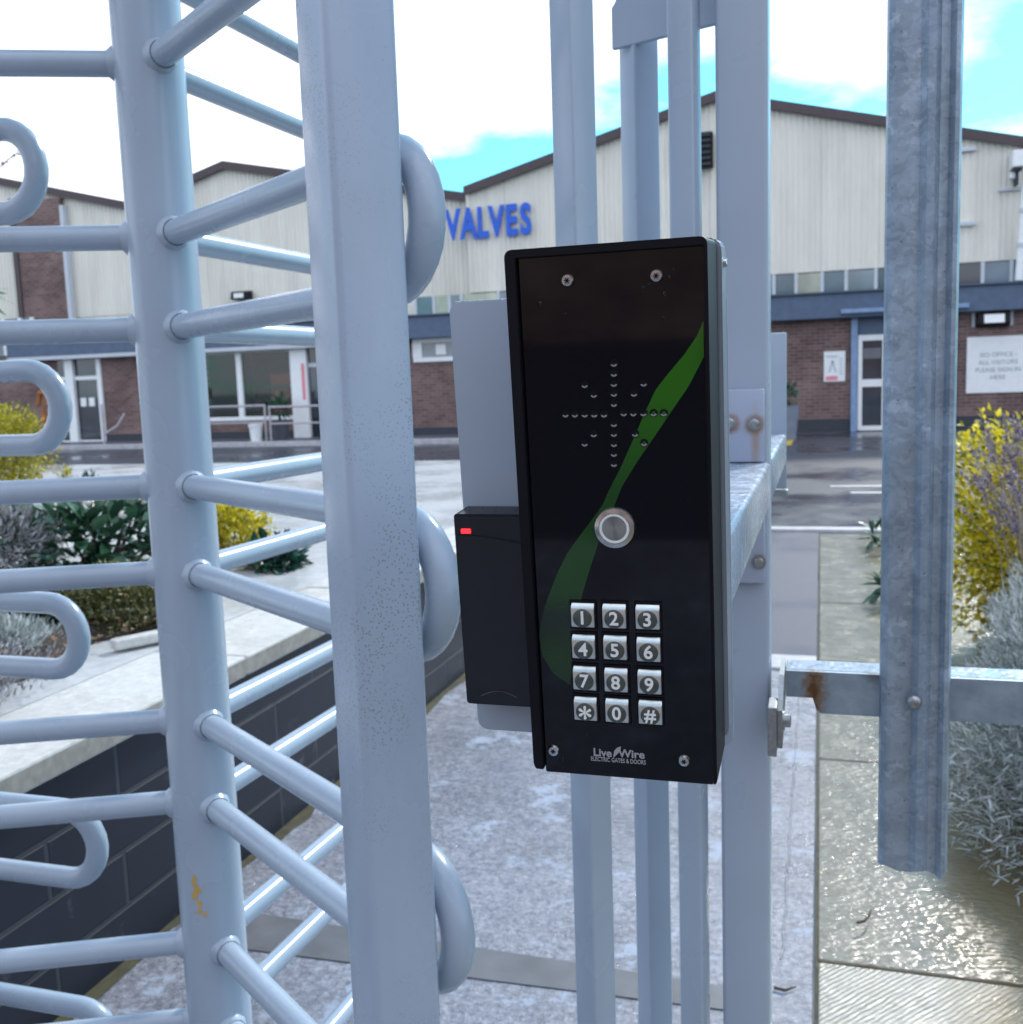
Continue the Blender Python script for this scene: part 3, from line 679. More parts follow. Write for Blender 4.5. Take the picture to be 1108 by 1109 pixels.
# lavender
lv = thing('lavender', (1.0, 3.95, .03), 'faded purple-grey lavender flower stalks leaning left before the yellow bush', 'lavender')
ms, mf, ml = MB(), MB(), MB(); hd = leafshape(.012, .007, n=2)
for k in range(330):
    bx = RS.uniform(.68, 1.4); by = RS.uniform(3.6, 4.4); a = RS.normal(-.22, .20); b_ = RS.normal(-.05, .2); L = RS.uniform(.60, .98)
    p0 = np.array([bx, by, .12]); p1 = p0+np.array([a*.5*L, b_*.5*L, .62*L]); p2 = p0+np.array([a*1.15*L, b_*L, L])
    if p2[0] < .50+.12*RS.rand(): continue
    ms.tube([p0, p1, p2], [.0028, .0022, .0016], 4, False)
    d = (p2-p1)/np.linalg.norm(p2-p1); n_ = RS.randint(26, 46); hl_ = RS.uniform(.05, .10)
    tt = RS.rand(n_)*hl_*(1); P = [p2+d*(q-hl_*.6)+RS.normal(0, .004, 3) for q in tt]
    scatter(mf, hd, P, [d*.6+RS.normal(0, .6, 3) for _ in P], RS.uniform(.9, 1.7, n_))
ms.build('stalk', M['stalk'], lv); mf.build('flower_head', M['lav'], lv)
P, D = blob_points(2600, (1.05, 3.95, .28), (.42, .45, .27), .3, .03)
scatter(ml, NEEDLE(.05, .005), P, [d+np.array([0, 0, 1.])+RS.normal(0, .3, 3) for d in D], RS.uniform(.6, 1.2, 2600)); ml.build('foliage', M['silver'], lv)
struct(MB().box((1.46, -3, -.02), (7, 8.6, .02)).build('planting_bed', M['soil']))
# planters by the building
t, p = pot('plant_pot', 305, 475, 22.6, .22, .45, M['dpot'], 'dark round plant pot with a green plant before the shop window', 'plant pot')
P, D = blob_points(220, (p.x, 22.6, .85), (.22, .22, .28), .3, .5); m = MB(); scatter(m, leafshape(.16, .06), P, [d+np.array([0, 0, .6]) for d in D], RS.uniform(.6, 1.2, 220)); m.build('plant', M['leaf'], t)
a = PY(850, 440, 20.8); b = PY(863, 478, 20.8)
t = thing('planter_box', (a.x, 20.8, 0), 'tall grey planter with a small green shrub left of the small safety notice', 'planter')
MB().prism([(a.x-.30, .0), (b.x-.02, .0), (b.x+.04, a.z), (a.x-.34, a.z)], 1, 20.6, 21.0, None, .01).build('box', M['planter'], t)
P, D = blob_points(260, (a.x-.05, 20.8, a.z+.22), (.28, .2, .30), .3, a.z-.02); m = MB(); scatter(m, leafshape(.12, .05), P, [d+np.array([0, 0, .5]) for d in D], RS.uniform(.6, 1.2, 260)); m.build('shrub', M['leaf'], t)
a = PY(46, 425, 20.); t = thing('rusty_ornament', (a.x, 20, .1), 'orange-brown rusty post-like ornament beyond the yellow bush at left', 'ornament')
m = MB().tube([(a.x, 20, 0), (a.x, 20, a.z-.35)], .05, 8).tube([(a.x-.14, 20, a.z-.3), (a.x-.05, 20, a.z), (a.x+.12, 20, a.z-.05), (a.x+.1, 20, a.z-.3)], .06, 8); m.build('body', M['orange'], t)
# palm-like leaf tip and twig at the left edge
a = Vector(dpt(2, 315, 5.0)); t = thing('spiky_plant', (a.x-.35, a.y, ZT), 'green spiky leaf rosette poking in at the left edge under the far roof', 'plant')
m = MB(); scatter(m, leafshape(.24, .035, curve=.12, n=4), [np.array(a)+np.array([-.16, 0, 0])]*26, [RS.normal(0, 1, 3)*np.array([1, 1, .8])+np.array([.1, 0, .1]) for _ in range(26)], RS.uniform(.55, .95, 26)); m.build('leaf', leafm('palm_leaf', (.05, .14, .04), (.12, .26, .08), .4), t)
MB().tube([(a.x-.16, a.y, ZT), (a.x-.18, a.y, a.z-.5), (a.x-.16, a.y, a.z)], [.03, .022, .015], 8).build('stem', M['bark'], t)
a = Vector(dpt(-12, 192, 4.0)); b = Vector(dpt(24, 162, 4.0)); t = thing('hanging_twig', a, 'thin twig with shrivelled flower clusters against the sky inside the top barrier loop', 'twig')
MB().tube([(a.x-.3, a.y-.2, ZT), a+Vector((-.2, -.1, -.4)), a, (a+b)/2+Vector((0, 0, .004)), b], [.008, .005, .003, .002, .0015], 6).build('stem', M['bark'], t)
P = [np.array(a.lerp(b, q))+RS.normal(0, .008, 3) for q in RS.rand(60)]; m = MB(); scatter(m, leafshape(.016, .008, n=2), P, [RS.normal(0, 1, 3) for _ in P], RS.uniform(.6, 1.3, 60)); m.build('flower', leafm('dry_bloom', (.10, .08, .06), (.5, .42, .3), .8), t)
# ================================================================ TURNSTILE FRAME
fr = thing('turnstile_cage', (-.25, 1.1, 0), 'pale blue-grey steel posts, rail and fixed loops surrounding the turnstile rotor', 'turnstile cage')
HT = 2.45
def square_post(px_l, px_f, px_r, depth, right_bigger=None, mat='paint', z0=0, z1=HT, bev=.004, y=430):
    """square tube seen at its corner: left silhouette, fold edge, right silhouette at image row y"""
    Pf = DP(px_f, y, depth); dl = ray(px_l, y); dr_ = ray(px_r, y)
    best = None
    for k in range(5, 86):
        a = rad(k)   # direction of right face from view-lateral
        lat = Vector((RR.x, RR.y, 0)).normalized(); fw = Vector((F.x, F.y, 0)).normalized()
        u = lat*math.cos(a)+fw*math.sin(a); v = -lat*math.sin(a)+fw*math.cos(a)
        # intersect rays in plan
        def hit(d, e):
            # Pf + e*s = EYE + d*t  (2d)
            A = np.array([[e.x, -d.x], [e.y, -d.y]]); B = np.array([-Pf.x, -Pf.y]); s, t_ = np.linalg.solve(A, B); return s
        s1 = hit(dr_, u); s2 = hit(dl, v)
        sc_ = abs(s1-s2)
        if s1 > 0 and s2 > 0 and (best is None or sc_ < best[0]): best = (sc_, s1, s2, u, v)
    _, s1, s2, u, v = best; s = (s1+s2)/2
    T = frame((Pf.x, Pf.y, 0), u, v, (0, 0, 1))
    return MB().box((0, 0, z0), (s1, s2, z1), bev, T, 3)
square_post(343, 352, 449, .85, mat='paint2', bev=.006) if False else None
pbig = square_post(342, 372, 449, .85, bev=.007); pbig.build('post', M['paint2'], fr, smooth=30)
square_post(605, 628, 653, 1.02, bev=.003).build('post', M['paint'], fr, smooth=30)
square_post(677, 693, 719, 1.20, bev=.003).build('post', M['paintL'], fr, smooth=30)
square_post(727, 754, 763, 1.08, bev=.003).build('post', M['paint'], fr, smooth=30)
XR = -.050
MB().box((-.104, 1.105, 0), (XR-.0015, 1.160, HT), .005, None, 3).build('post', M['paintL'], fr, smooth=30)
# top flat bar running from the back post towards the front right
a = DP(664, 55, 1.17); dirv = (Vector((RR.x, RR.y, 0))*.92-Vector((F.x, F.y, 0))*.66).normalized()
nrm = Vector((dirv.y, -dirv.x, 0))
T = frame((a.x, a.y, a.z), dirv, nrm, (0, 0, -1))
MB().prism([(0, 0), (0, -.045), (.006, -.052), (.006, -.14), (.15, -.14), (.15, 0)], 1, -.003, .003, frame((a.x, a.y, a.z), dirv, nrm, (0, 0, 1)).copy() @ Matrix.Scale(-1, 4, (0, 0, 1)), .001).build('top_bar', M['paintL'], fr)
# horizontal rail (channel)
zr0, zr1 = 1.162, 1.208
rl = MB().box((-.118, .600, zr0), (XR, 1.099, zr1), .004, None, 3).box((-.118, 1.168, zr0), (XR, 1.62, zr1), .004, None, 3)
def railm():
    n = NT('wet_rail_paint'); g = n.n('ShaderNodeNewGeometry'); sx = n.n('ShaderNodeSeparateXYZ'); n.l(g.outputs['Normal'], sx.inputs[0])
    c = n.mix(1., (.38, .45, .55), n.ramp(n.noise(14, 6), [(.3, .82), (.7, 1.15)]), 'MULTIPLY')
    n.set(c, n.ramp(n.noise(60, 5, rough=.7), [(.4, .15), (.6, .35)]), 0, .5)
    up = n.ramp(sx.outputs[2], [(.5, 0.), (.9, 1.)])
    n.bump(n.mix(1., n.ramp(n.voro(120, n.mapping((1, .6, 1))), [(.2, 1.), (.6, 0.)]), up, 'MULTIPLY'), .3, .002); return n.m
rl.build('rail', railm(), fr, smooth=30)
MB().box((-.112, 1.0925, PY(820, 632, 1.0925).z), (-.0555, 1.1035, 1.161), .002).build('end_plate', M['paintL'], fr, smooth=30)
MB().box((-.112, 1.0925, 1.209), (-.0555, 1.1035, 1.285), .002).build('end_plate', M['paintL'], fr, smooth=30)
def bolt(cx, cy, cz, r=.0058, axis=(0, -1, 0), parent=None, mat='dullsteel'):
    z = Vector(axis).normalized(); x = z.orthogonal().normalized(); y_ = z.cross(x); T = frame((cx, cy, cz), x, y_, z)
    m = MB().lathe([(r*1.45, 0), (r*1.45, r*.25), (r, r*.26), (r, r*1.0), (r*.75, r*1.15)], 6 if False else 18, T)
    return m.build('bolt', M[mat], parent, smooth=35)
nP = NT('plate_with_rust'); c = nP.mix(nP.ramp(nP.noise(9, 5), [(.3, 0.), (.8, .2)]), (.37, .43, .56), (.24, .28, .36)); N_ = nP.noise(220, 6, rough=.7)
def rspot(c, p, sz, r0, r1, col, amp):
    d = nP.n('ShaderNodeVectorMath', operation='DISTANCE'); nP.l(nP.mapping((1, 0, sz)), d.inputs[0]); d.inputs[1].default_value = (p[0], 0, p[2]*sz)
    a = nP.n('ShaderNodeMath', operation='MULTIPLY_ADD'); nP.l(N_, a.inputs[0]); a.inputs[1].default_value = amp; nP.l(d.outputs['Value'], a.inputs[2])
    return nP.mix(nP.ramp(a.outputs[0], [(r0+amp*.5, .85), (r1+amp*.5, 0.)]), c, col)
for (px, py) in ((790, 458), (817, 459)):
    p = PY(px, py, 1.088); q = (p.x, 0, p.z-.001)
    c = rspot(c, q, 1., .007, .0125, (.30, .17, .07), .006)
    if px > 800: c = rspot(c, (p.x+.0005, 0, p.z-.020), .14, .0010, .0045, (.33, .22, .12), .003)
    bolt(p.x, 1.091, p.z, .0048, parent=fr)
p = PY(822, 609, 1.088); c = rspot(c, (p.x, 0, p.z), 1., .006, .010, (.20, .17, .13), .004)
nP.set(c, .4)
for o_ in list(fr.children):
    if o_.name.startswith('end_plate'): o_.data.materials[0] = nP.m
p = PY(822, 609, 1.088); bolt(p.x, 1.092, p.z, .0048, parent=fr)
# exit side mounting plate at the far end of the rail
a = PY(838, 360, 1.60); b = PY(851, 535, 1.60)
MB().box((-.20, 1.622, b.z+.005), (b.x+.0, 1.628, a.z), .002).build('exit_plate', M['paintL'], fr, smooth=30)
MB().box((b.x-.03, 1.615, b.z-.006), (b.x+.002, 1.64, b.z+.004), .001).build('plate_foot', M['dullsteel'], fr)
# fixed comb loops at left (world -X direction)
YC = 1.25; XP = -1.46
combp = [(52, 182, 125, 240), (78, 441, 388, 495), (98, 690, 640, 740), (118, 917, 865, 970), (134, 1130, 1080, 1180), (25, -80, -140, -20)]
for (ex, cy_, t_, b_) in combp:
    pe = PY(ex-12, cy_, YC); zc = pe.z; d = (pe-EYE).dot(F); hg = ((b_-t_)-26)/2*d/FP; xe = pe.x; r = .0165
    pts = [(XP, YC, zc+hg), (xe-hg, YC, zc+hg)]
    for k in range(1, 12):
        an = math.pi*k/12; pts.append((xe-hg+hg*math.sin(an), YC, zc+hg*math.cos(an)))
    pts += [(xe-hg, YC, zc-hg), (XP, YC, zc-hg)]
    MB().tube(pts, r, 20).build('barrier_loop', M['paint'], fr, smooth=50)
MB().box((XP-.05, YC-.025, 0), (XP-.001, YC+.025, HT), .004).build('post', M['paint'], fr, smooth=30)
# ================================================================ ROTOR
Cc = DP(189, 430, 1.40)
ro = thing('turnstile_rotor', (Cc.x, Cc.y, 0), 'rotating pale blue-grey turnstile column with three fans of welded loop arms', 'turnstile rotor')
MB().lathe([(.045, .03), (.045, HT)], 48, Matrix.Translation((Cc.x, Cc.y, 0))).build('column', M['paint'], ro, smooth=60)
RL = .636; TR = .0165
for az in (142, 20, -98):
    a = rad(az)-YAW; dx, dy = math.sin(a), math.cos(a)
    for zc in (2.128, 1.791, 1.4485, 1.115, .7815, .447, .112):
        hg = .0605
        def pt(l, z): return (Cc.x+dx*l, Cc.y+dy*l, z)
        pts = [pt(.038, zc+hg), pt(.06, zc+hg), pt(RL-hg, zc+hg)]
        for k in range(1, 14):
            an = math.pi*k/14; pts.append(pt(RL-hg+hg*math.sin(an), zc+hg*math.cos(an)))
        pts += [pt(RL-hg, zc-hg), pt(.06, zc-hg), pt(.038, zc-hg)]
        m = MB().tube(pts, TR, 22)
        ar = m.build('arm', M['paint'], ro, smooth=50)
        for s in (1, -1):  # weld fillet collars
            wl_ = MB()
            x = Vector((-dy, dx, 0)); T = frame(pt(.043, zc+s*hg), x, (0, 0, 1), (dx, dy, 0))
            prof = []
            vs = []; n = 26
            for i, (rr, zz) in enumerate(((.024, -.003), (.0215, .004), (.0175, .0085))):
                for j in range(n):
                    an = 2*math.pi*j/n; w_ = 1+random.uniform(-.035, .045) if i < 2 else 1
                    cx_, sx_ = math.cos(an)*rr*w_, math.sin(an)*rr*w_
                    vs.append((cx_, sx_, zz-(cx_*cx_)/.09 if i < 2 else zz))
            wl_.add(vs, [[i*n+j, i*n+(j+1) % n, (i+1)*n+(j+1) % n, (i+1)*n+j] for i in range(2) for j in range(n)], T)
            wl_.build('weld', M['paint'], ar, smooth=80)
# yellow paint scrape on the column
p = DP(211, 962, 1.36); yp = MB()
for k in range(16):
    ang = math.atan2(-(Cc.y), -(Cc.x))+RS.normal(-.42, .10); zz = p.z+RS.normal(0, .016)-.045; s = RS.uniform(.001, .0045)
    o_ = Vector((Cc.x+math.cos(ang)*.0451, Cc.y+math.sin(ang)*.0451, zz)); T = frame(o_, (-math.sin(ang), math.cos(ang), 0), (0, 0, 1), (math.cos(ang), math.sin(ang), 0))
    yp.prism([(s*math.cos(q)*random.uniform(.6, 1.2), 1.5*s*math.sin(q)*random.uniform(.6, 1.2)) for q in np.linspace(0, 5.6, 9)], 2, 0, .0004, T)
yp.build('paint_mark', plain('yellow_chip', (.55, .36, .10), .6), ro)
# ================================================================ PALISADE FENCE
fe = thing('palisade_fence', (.09, 1.13, 0), 'galvanised palisade fence with corrugated upright pale and rusty-ended rail', 'fence')
outer = [(-.0350, .012), (-.0335, .002), (-.028, -.003), (-.014, -.004), (-.004, -.002), (.002, -.009), (.009, -.010), (.014, -.003), (.022, -.001), (.027, -.008), (.031, -.007), (.0352, .010)]
prof = outer + [(x*.96, y+.003) for x, y in outer[::-1]]
def pale(cx, zb, z1=HT+.2):
    n = len(prof); vs = []; lv_ = np.concatenate([[0], np.linspace(.05, 1, 8)])
    zs = [zb+(z1-zb)*t for t in lv_]
    for i, z in enumerate(zs):
        for (x, y) in prof:
            zz = z + ((.0035*math.sin(x*190)-.02*x+.02*abs(x)*.6 + .0012*math.sin(x*900)) if i == 0 else 0)
            vs.append((cx+x, 1.118+y, zz))
    fs = [[i*n+j, i*n+(j+1) % n, (i+1)*n+(j+1) % n, (i+1)*n+j] for i in range(len(zs)-1) for j in range(n)]
    return MB().add(vs, fs+[list(range((len(zs)-1)*n, len(zs)*n))])
pl_ = PY(983, 945, 1.11)
xc = PY(997, 430, 1.11).x
for k, cx in enumerate((xc, xc+.205, xc+.41)):
    po_ = pale(cx, pl_.z).build('pale', M['galv'], fe, smooth=25)
    bp = PY(984, 760, 1.107); T = frame((cx-.002, 1.108, bp.z), (1, 0, 0), (0, 0, 1), (0, -1, 0))
    MB().lathe([(.0075, 0), (.0075, .001), (.0068, .0032), (.0035, .005), (.0005, .0055)], 20, T).build('bolt', M['dullsteel'], fe, smooth=50)
za = PY(1000, 733, 1.13).z; zb = PY(1000, 776, 1.13).z; xl = PY(851, 740, 1.13).x; xn = PY(884, 745, 1.13).x
T = Matrix.Identity(4)
def add_rust(n, base, spots, streaks=()):
    c = base; N_ = n.noise(160, 6, rough=.7)
    for (p, rad0, rad1, col, amp) in spots:
        d = n.n('ShaderNodeVectorMath', operation='DISTANCE'); mp_n = n.mapping((1, 1, p[3])); n.l(mp_n, d.inputs[0]); d.inputs[1].default_value = (p[0], p[1], p[2]*p[3])
        a = n.n('ShaderNodeMath', operation='MULTIPLY_ADD'); n.l(N_, a.inputs[0]); a.inputs[1].default_value = amp; n.l(d.outputs['Value'], a.inputs[2])
        c = n.mix(n.ramp(a.outputs[0], [(min(rad0+amp*.5, .98), 1.), (min(rad1+amp*.5, .99), 0.)]), c, col)
    return c
nr = NT('rail_with_rust'); base = nr.ramp(nr.noise(35, 6), [(.3, (.20, .27, .34)), (.7, (.33, .41, .49))])
cr_ = add_rust(nr, base, [((xn-.002, 1.13, (za+zb)/2, .35), .006, .016, (.20, .13, .07), .022), ((xn-.003, 1.13, (za+zb)/2, .25), .001, .0075, (.11, .045, .015), .020), ((xc-.040, 1.13, za, 1.), .004, .014, (.14, .15, .17), .02)])
nr.set(cr_, .5, .35); nr.bump(nr.noise(180, 5, rough=.7), .4, .0015)
MB().prism([(xl, zb+.014), (xn-.004, zb+.014), (xn, zb+.001), (xn+.005, zb-.003), (.9, zb-.003), (.9, za), (xl, za)], 1, 1.130, 1.1355).build('rail', nr.m, fe)
MB().box((xl, 1.1357, za-.005), (.9, 1.175, za+.0005), .001).build('rail_flange', railm(), fe)
# fish plate bolting the rail to the turnstile post
fpx = xl-.001
MB().prism([(1.00+.05, za-.060), (1.00+.05, za-.020), (1.10, za+.004), (1.165, za+.004), (1.165, za-.030), (1.085, za-.058)], 0, fpx-.005, fpx).build('fish_plate', M['dullsteel'], fe)
bolt(fpx+.0, 1.068, za-.036, .007, (1, 0, 0), fe); 
MB().box((-.0505, 1.04, za-.066), (fpx-.0055, 1.075, za-.014), .001).build('spacer', M['dullsteel'], fe)
# ================================================================ INTERCOM
TH = rad(5.0); O = PY(661, 559, .5)
ux = Vector((1, 0, 0)); vx = Vector((0, -math.sin(TH), math.cos(TH))); wx = Vector((0, -math.cos(TH), -math.sin(TH)))
TD = frame(O, ux, vx, wx)
def L(px, py, w=0.):
    o = O+wx*w; r = ray(px, py); t = (o-EYE).dot(wx)/r.dot(wx); p = EYE+r*t-O; return (p.dot(ux), p.dot(vx))
c1, c2, c3, c4 = L(551, 268), L(772, 258), L(771, 853), L(573, 838)
uL, uR = (c1[0]+c4[0])/2, (c2[0]+c3[0])/2; vT, vB = (c1[1]+c2[1])/2, (c3[1]+c4[1])/2
ic = thing('intercom_unit', O, 'glossy black intercom panel with green swoosh, round steel call button and metal keypad', 'intercom')
WD, RC, DP_ = .0018, .0035, .046; WL, WT = .0056, .0042
bmh = bmesh.new()
def rrect(u0, u1, v0, v1, r, n=4):
    out = []
    for (cx, cy, a0) in ((u1-r, v1-r, 0), (u0+r, v1-r, 90), (u0+r, v0+r, 180), (u1-r, v0+r, 270)):
        for k in range(n+1): a = rad(a0+90*k/n); out.append((cx+r*math.cos(a), cy+r*math.sin(a)))
    return out
def shell(u0, u1, v0, v1, wf, wb, t, r, T):
    o = rrect(u0, u1, v0, v1, r); i = rrect(u0+t, u1-t, v0+t, v1-t, max(r-t, .0004)); n = len(o); e = .0007
    oo = rrect(u0+e, u1-e, v0+e, v1-e, max(r-e, .0003))
    m = MB(); vs = [(*p, wb) for p in o]+[(*p, wf-e) for p in o]+[(*p, wf) for p in oo]+[(*p, wf) for p in i]+[(*p, wb+.002) for p in i]
    fs = [[k*n+j, k*n+(j+1) % n, (k+1)*n+(j+1) % n, (k+1)*n+j] for k in range(4) for j in range(n)]+[list(range(n))[::-1], list(range(4*n, 5*n))[::-1]]
    return m.add(vs, fs, T)
def ucase(w0, w1, T):
    t = WD; o = [(uR-.0012, vB+.0018), (uR, vB+.0030)]+rrect(uL, uR, vB, vT, .0035)[:5]+rrect(uL, uR, vB, vT, .0035)[5:10]+[(uL, vB+.006), (uL+.0012, vB+.003)]
    o += [(uL+WL, vB+.003), (uL+WL, vT-WT), (uR-t, vT-WT), (uR-t, vB+.0018)]
    return MB().prism(o, 2, w1, w0, T, .0004)
cs = ucase(0, -DP_, TD); cs.prism(rrect(uL+WL+.0001, uR-WD-.0001, vB+.0004, vT-WT-.0001, .001), 2, -DP_+.0005, -RC-.0032, TD)
cs.build('casing', M['black'], ic, smooth=35)
MB().prism(rrect(uL+WL+.0003, uR-WD-.0003, vB+.0003, vT-WT-.0003, .001), 2, -RC-.003, -RC, TD).build('face_panel', M['panel'], ic)
MB().prism(rrect(uL-.0005, uR+.0022, vB+.006, vT+.001, .006), 2, -DP_-.026, -DP_-.0005, TD, .0012).build('back_box', plain('silver_box', (.26, .30, .36), .4, .3), ic, smooth=30)
bolt_T = O+ux*(uR+.0024)+vx*(L(775, 283)[1])+wx*(-DP_-.010)
b_ = bolt(bolt_T.x-.0010, bolt_T.y, bolt_T.z, .0024, (1, 0, 0), ic, 'steel'); b_.name = 'side_screw'
WP = -RC
def at(px, py, w=WP): u, v = L(px, py, w); return TD @ Matrix.Translation((u, v, w))
# green swoosh print
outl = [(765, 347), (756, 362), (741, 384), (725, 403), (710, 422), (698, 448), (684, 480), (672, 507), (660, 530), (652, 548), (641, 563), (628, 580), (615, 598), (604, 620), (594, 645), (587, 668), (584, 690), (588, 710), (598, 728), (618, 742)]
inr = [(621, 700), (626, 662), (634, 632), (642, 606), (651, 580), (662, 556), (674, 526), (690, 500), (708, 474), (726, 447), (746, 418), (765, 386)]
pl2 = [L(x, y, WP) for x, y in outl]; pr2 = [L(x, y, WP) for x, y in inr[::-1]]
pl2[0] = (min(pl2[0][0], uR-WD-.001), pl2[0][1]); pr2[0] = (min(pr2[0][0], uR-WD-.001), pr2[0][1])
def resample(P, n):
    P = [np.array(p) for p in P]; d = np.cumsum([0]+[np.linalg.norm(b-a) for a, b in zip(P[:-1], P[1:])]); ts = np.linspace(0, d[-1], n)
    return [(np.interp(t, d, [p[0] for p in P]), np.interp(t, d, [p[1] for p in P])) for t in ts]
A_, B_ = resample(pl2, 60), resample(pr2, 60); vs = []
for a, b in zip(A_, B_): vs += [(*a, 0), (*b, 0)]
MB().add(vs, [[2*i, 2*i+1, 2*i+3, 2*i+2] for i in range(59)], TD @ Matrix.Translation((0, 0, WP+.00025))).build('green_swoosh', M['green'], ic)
# speaker holes: black dishes, each with a glint painted as a grey lower crescent
sp = []
for py in (393.6, 404.4, 415.3, 426, 437, 458.8, 469.4, 480.4, 491, 502): sp.append((665, py))
for px in (612.7, 622.8, 633.4, 643.7, 654.3): sp.append((px, 448.5))
for px in (675.6, 686, 697, 708, 719): sp.append((px, 447.2))
for q in ((398, 710), (440, 755), (670, 703), (625, 750), (440, 937), (398, 980), (630, 935), (672, 978)): sp.append((540+q[0]/4.262, 250+q[1]/4.262))
hm1, hm2 = MB(), MB()
for px, py in sp:
    T = at(px, py); hm1.lathe([(.0020, .0001), (.0020, .0005), (.0014, .0003), (.0002, .0002)], 14, T)
    vs = []; n = 10
    for rr in (.0009, .0017):
        for k in range(n+1): a = rad(205+130*k/n); vs.append((rr*math.cos(a), rr*math.sin(a)+.0001, .0009 if rr < .001 else .0006))
    hm2.add(vs, [[k, k+n+1, k+n+2, k+1] for k in range(n)], T)
gr_ = hm1.build('speaker_grille', M['black'], ic, smooth=40); hm2.build('hole_glint', M['logo'], gr_)
# screws
for px, py in ((615, 304), (711, 299), (600, 812), (741, 823)):
    T = at(px, py); s = MB().lathe([(.0033, 0), (.0033, .0008), (.0026, .0019), (.0012, .0021)], 20, T).build('screw', M['steel'], ic, smooth=40)
    h = MB()
    for a in (0, 60, 120): h.box((-.0014, -.0003, .0021), (.0014, .0003, .00222), 0, T @ Matrix.Rotation(rad(a), 4, 'Z'))
    h.build('socket', M['black'], s)
# call button
T = at(666, 571.5); r = .0108
cbn = MB().lathe([(r, 0), (r, .0008), (r*.93, .0022), (r*.74, .0026), (r*.72, .0018)], 48, T).build('call_button', M['steel'], ic, smooth=40)
MB().lathe([(r*.71, .0008), (r*.71, .0022), (r*.60, .0023), (r*.59, .0020)], 48, T).build('ring', M['white'], cbn, smooth=40)
def spun():
    n = NT('spun_button'); n.set((.40, .42, .40), .28, 1.)
    n.b.inputs['Anisotropic'].default_value = .9
    tg_ = n.n('ShaderNodeTangent'); tg_.direction_type = 'RADIAL'; tg_.axis = 'Y'; n.l(tg_.outputs[0], n.b.inputs['Tangent']); return n.m
MB_ = MB().lathe([(r*.58, .001), (r*.58, .0021), (r*.30, .0021), (.0003, .0021)], 64, Matrix.Identity(4))
bo = MB_.build('button_cap', spun(), cbn, smooth=40)
# place spun cap with an own origin so that its radial grain is centred
bo.matrix_parent_inverse = Matrix.Identity(4); off = Vector(O); bo.matrix_basis = Matrix.Translation(-(Vector(ic.location)+Vector(cbn.location))) @ T if False else Matrix.Translation(Vector((0, 0, 0)))
bo.data.transform(T); bo.location = (0, 0, 0)
# keypad
keys = [[(632, 665), (666, 666), (702, 667)], [(633, 699), (667, 700), (703, 702)], [(634, 733), (668, 735), (704, 737)], [(635, 766), (669, 768), (705, 770)]]
lab = ['123', '456', '789', '*0#']
for rk, row in enumerate(keys):
    for ck, (px, py) in enumerate(row):
        T = at(px, py); hk = .0060
        k = MB().prism([(-.0064, 0), (-.0064, .0024), (-.0058, .0030), (.0030, .0031), (.0046, .0024), (.0062, .0008), (.0062, 0)], 0, -hk, hk, T, .0002)
        ko = k.build('key', M['keymetal'], ic, smooth=30)
        bz = MB()
        for a, b in (((-.0070, -.0078), (-.0064, .0078)), ((.0064, -.0078), (.0070, .0078)), ((-.0064, -.0078), (.0064, -.0068)), ((-.0064, .0068), (.0064, .0078))):
            bz.box((*a, 0), (*b, .0009), 0, T)
        bz.build('key_surround', M['black'], ko)
        MB().lathe([(.0050, .0029), (.0050, .0034), (.0047, .0036), (.0003, .0036)], 32, T @ Matrix.Translation((0, -.0012, 0))).build('key_disc', M['keydisc'], ko, smooth=40)
        m = MB(); ch = lab[rk][ck]
        text_mb(m, ch, .0098 if ch != '*' else .016, T @ Matrix.Translation((0, -.0012 if ch != '*' else -.0046, .00385)), .0004, .00018); m.build('numeral', M['white'], ko)
# maker's logo
m = MB(); TL = at(669, 814.5) @ Matrix.Translation((0, 0, .0003)); 
a = L(642, 815, WP); b = L(697, 818, WP); lw = b[0]-a[0]
ang = 0
text_mb(m, 'Live', .0062, at(652.5, 815) @ Matrix.Translation((0, 0, .0003)), .0001, .00016, 1.0); text_mb(m, 'Wire', .0062, at(684, 816.5) @ Matrix.Translation((0, 0, .0003)), .0001, .00016, 1.05)
text_mb(m, 'ELECTRIC GATES & DOORS', .00345, at(669.5, 823.3) @ Matrix.Translation((0, 0, .0003)), .0001, .00005, .70)
m.prism([(-.0020, -.0034), (-.0014, .0006), (.0004, .0026), (.0024, .0034), (.0020, .0010), (.0004, -.0010)], 2, 0, .0001, at(668, 814) @ Matrix.Translation((0, 0, .0003)))
m.build('logo_print', M['logo'], ic)
# rain drops on the face
def drop(px, py, s, w=WP, par=ic):
    T = at(px, py, w); return MB().lathe([(s, 0), (s*.85, s*.35), (s*.45, s*.58), (s*.05, s*.66)], 12, T @ Matrix.Diagonal((.8, 1.25, 1, 1))).build('water_drop', WATER, par, smooth=60)
nw = NT('water'); nw.set((.9, .9, .9), .02); nw.b.inputs['Transmission Weight'].default_value = 1.; nw.b.inputs['IOR'].default_value = 1.33; WATER = nw.m
for q in ((585, 329, .0013), (697, 312, .0010), (703, 308, .0007), (720, 318, .0011), (725, 300, .0006), (612, 340, .0005), (718, 345, .0006), (729, 292, .0007), (610, 822, .0009), (724, 694, .0005), (724, 743, .0006), (690, 655, .0005), (636, 795, .0005), (745, 541, .0005)):
    drop(*q)
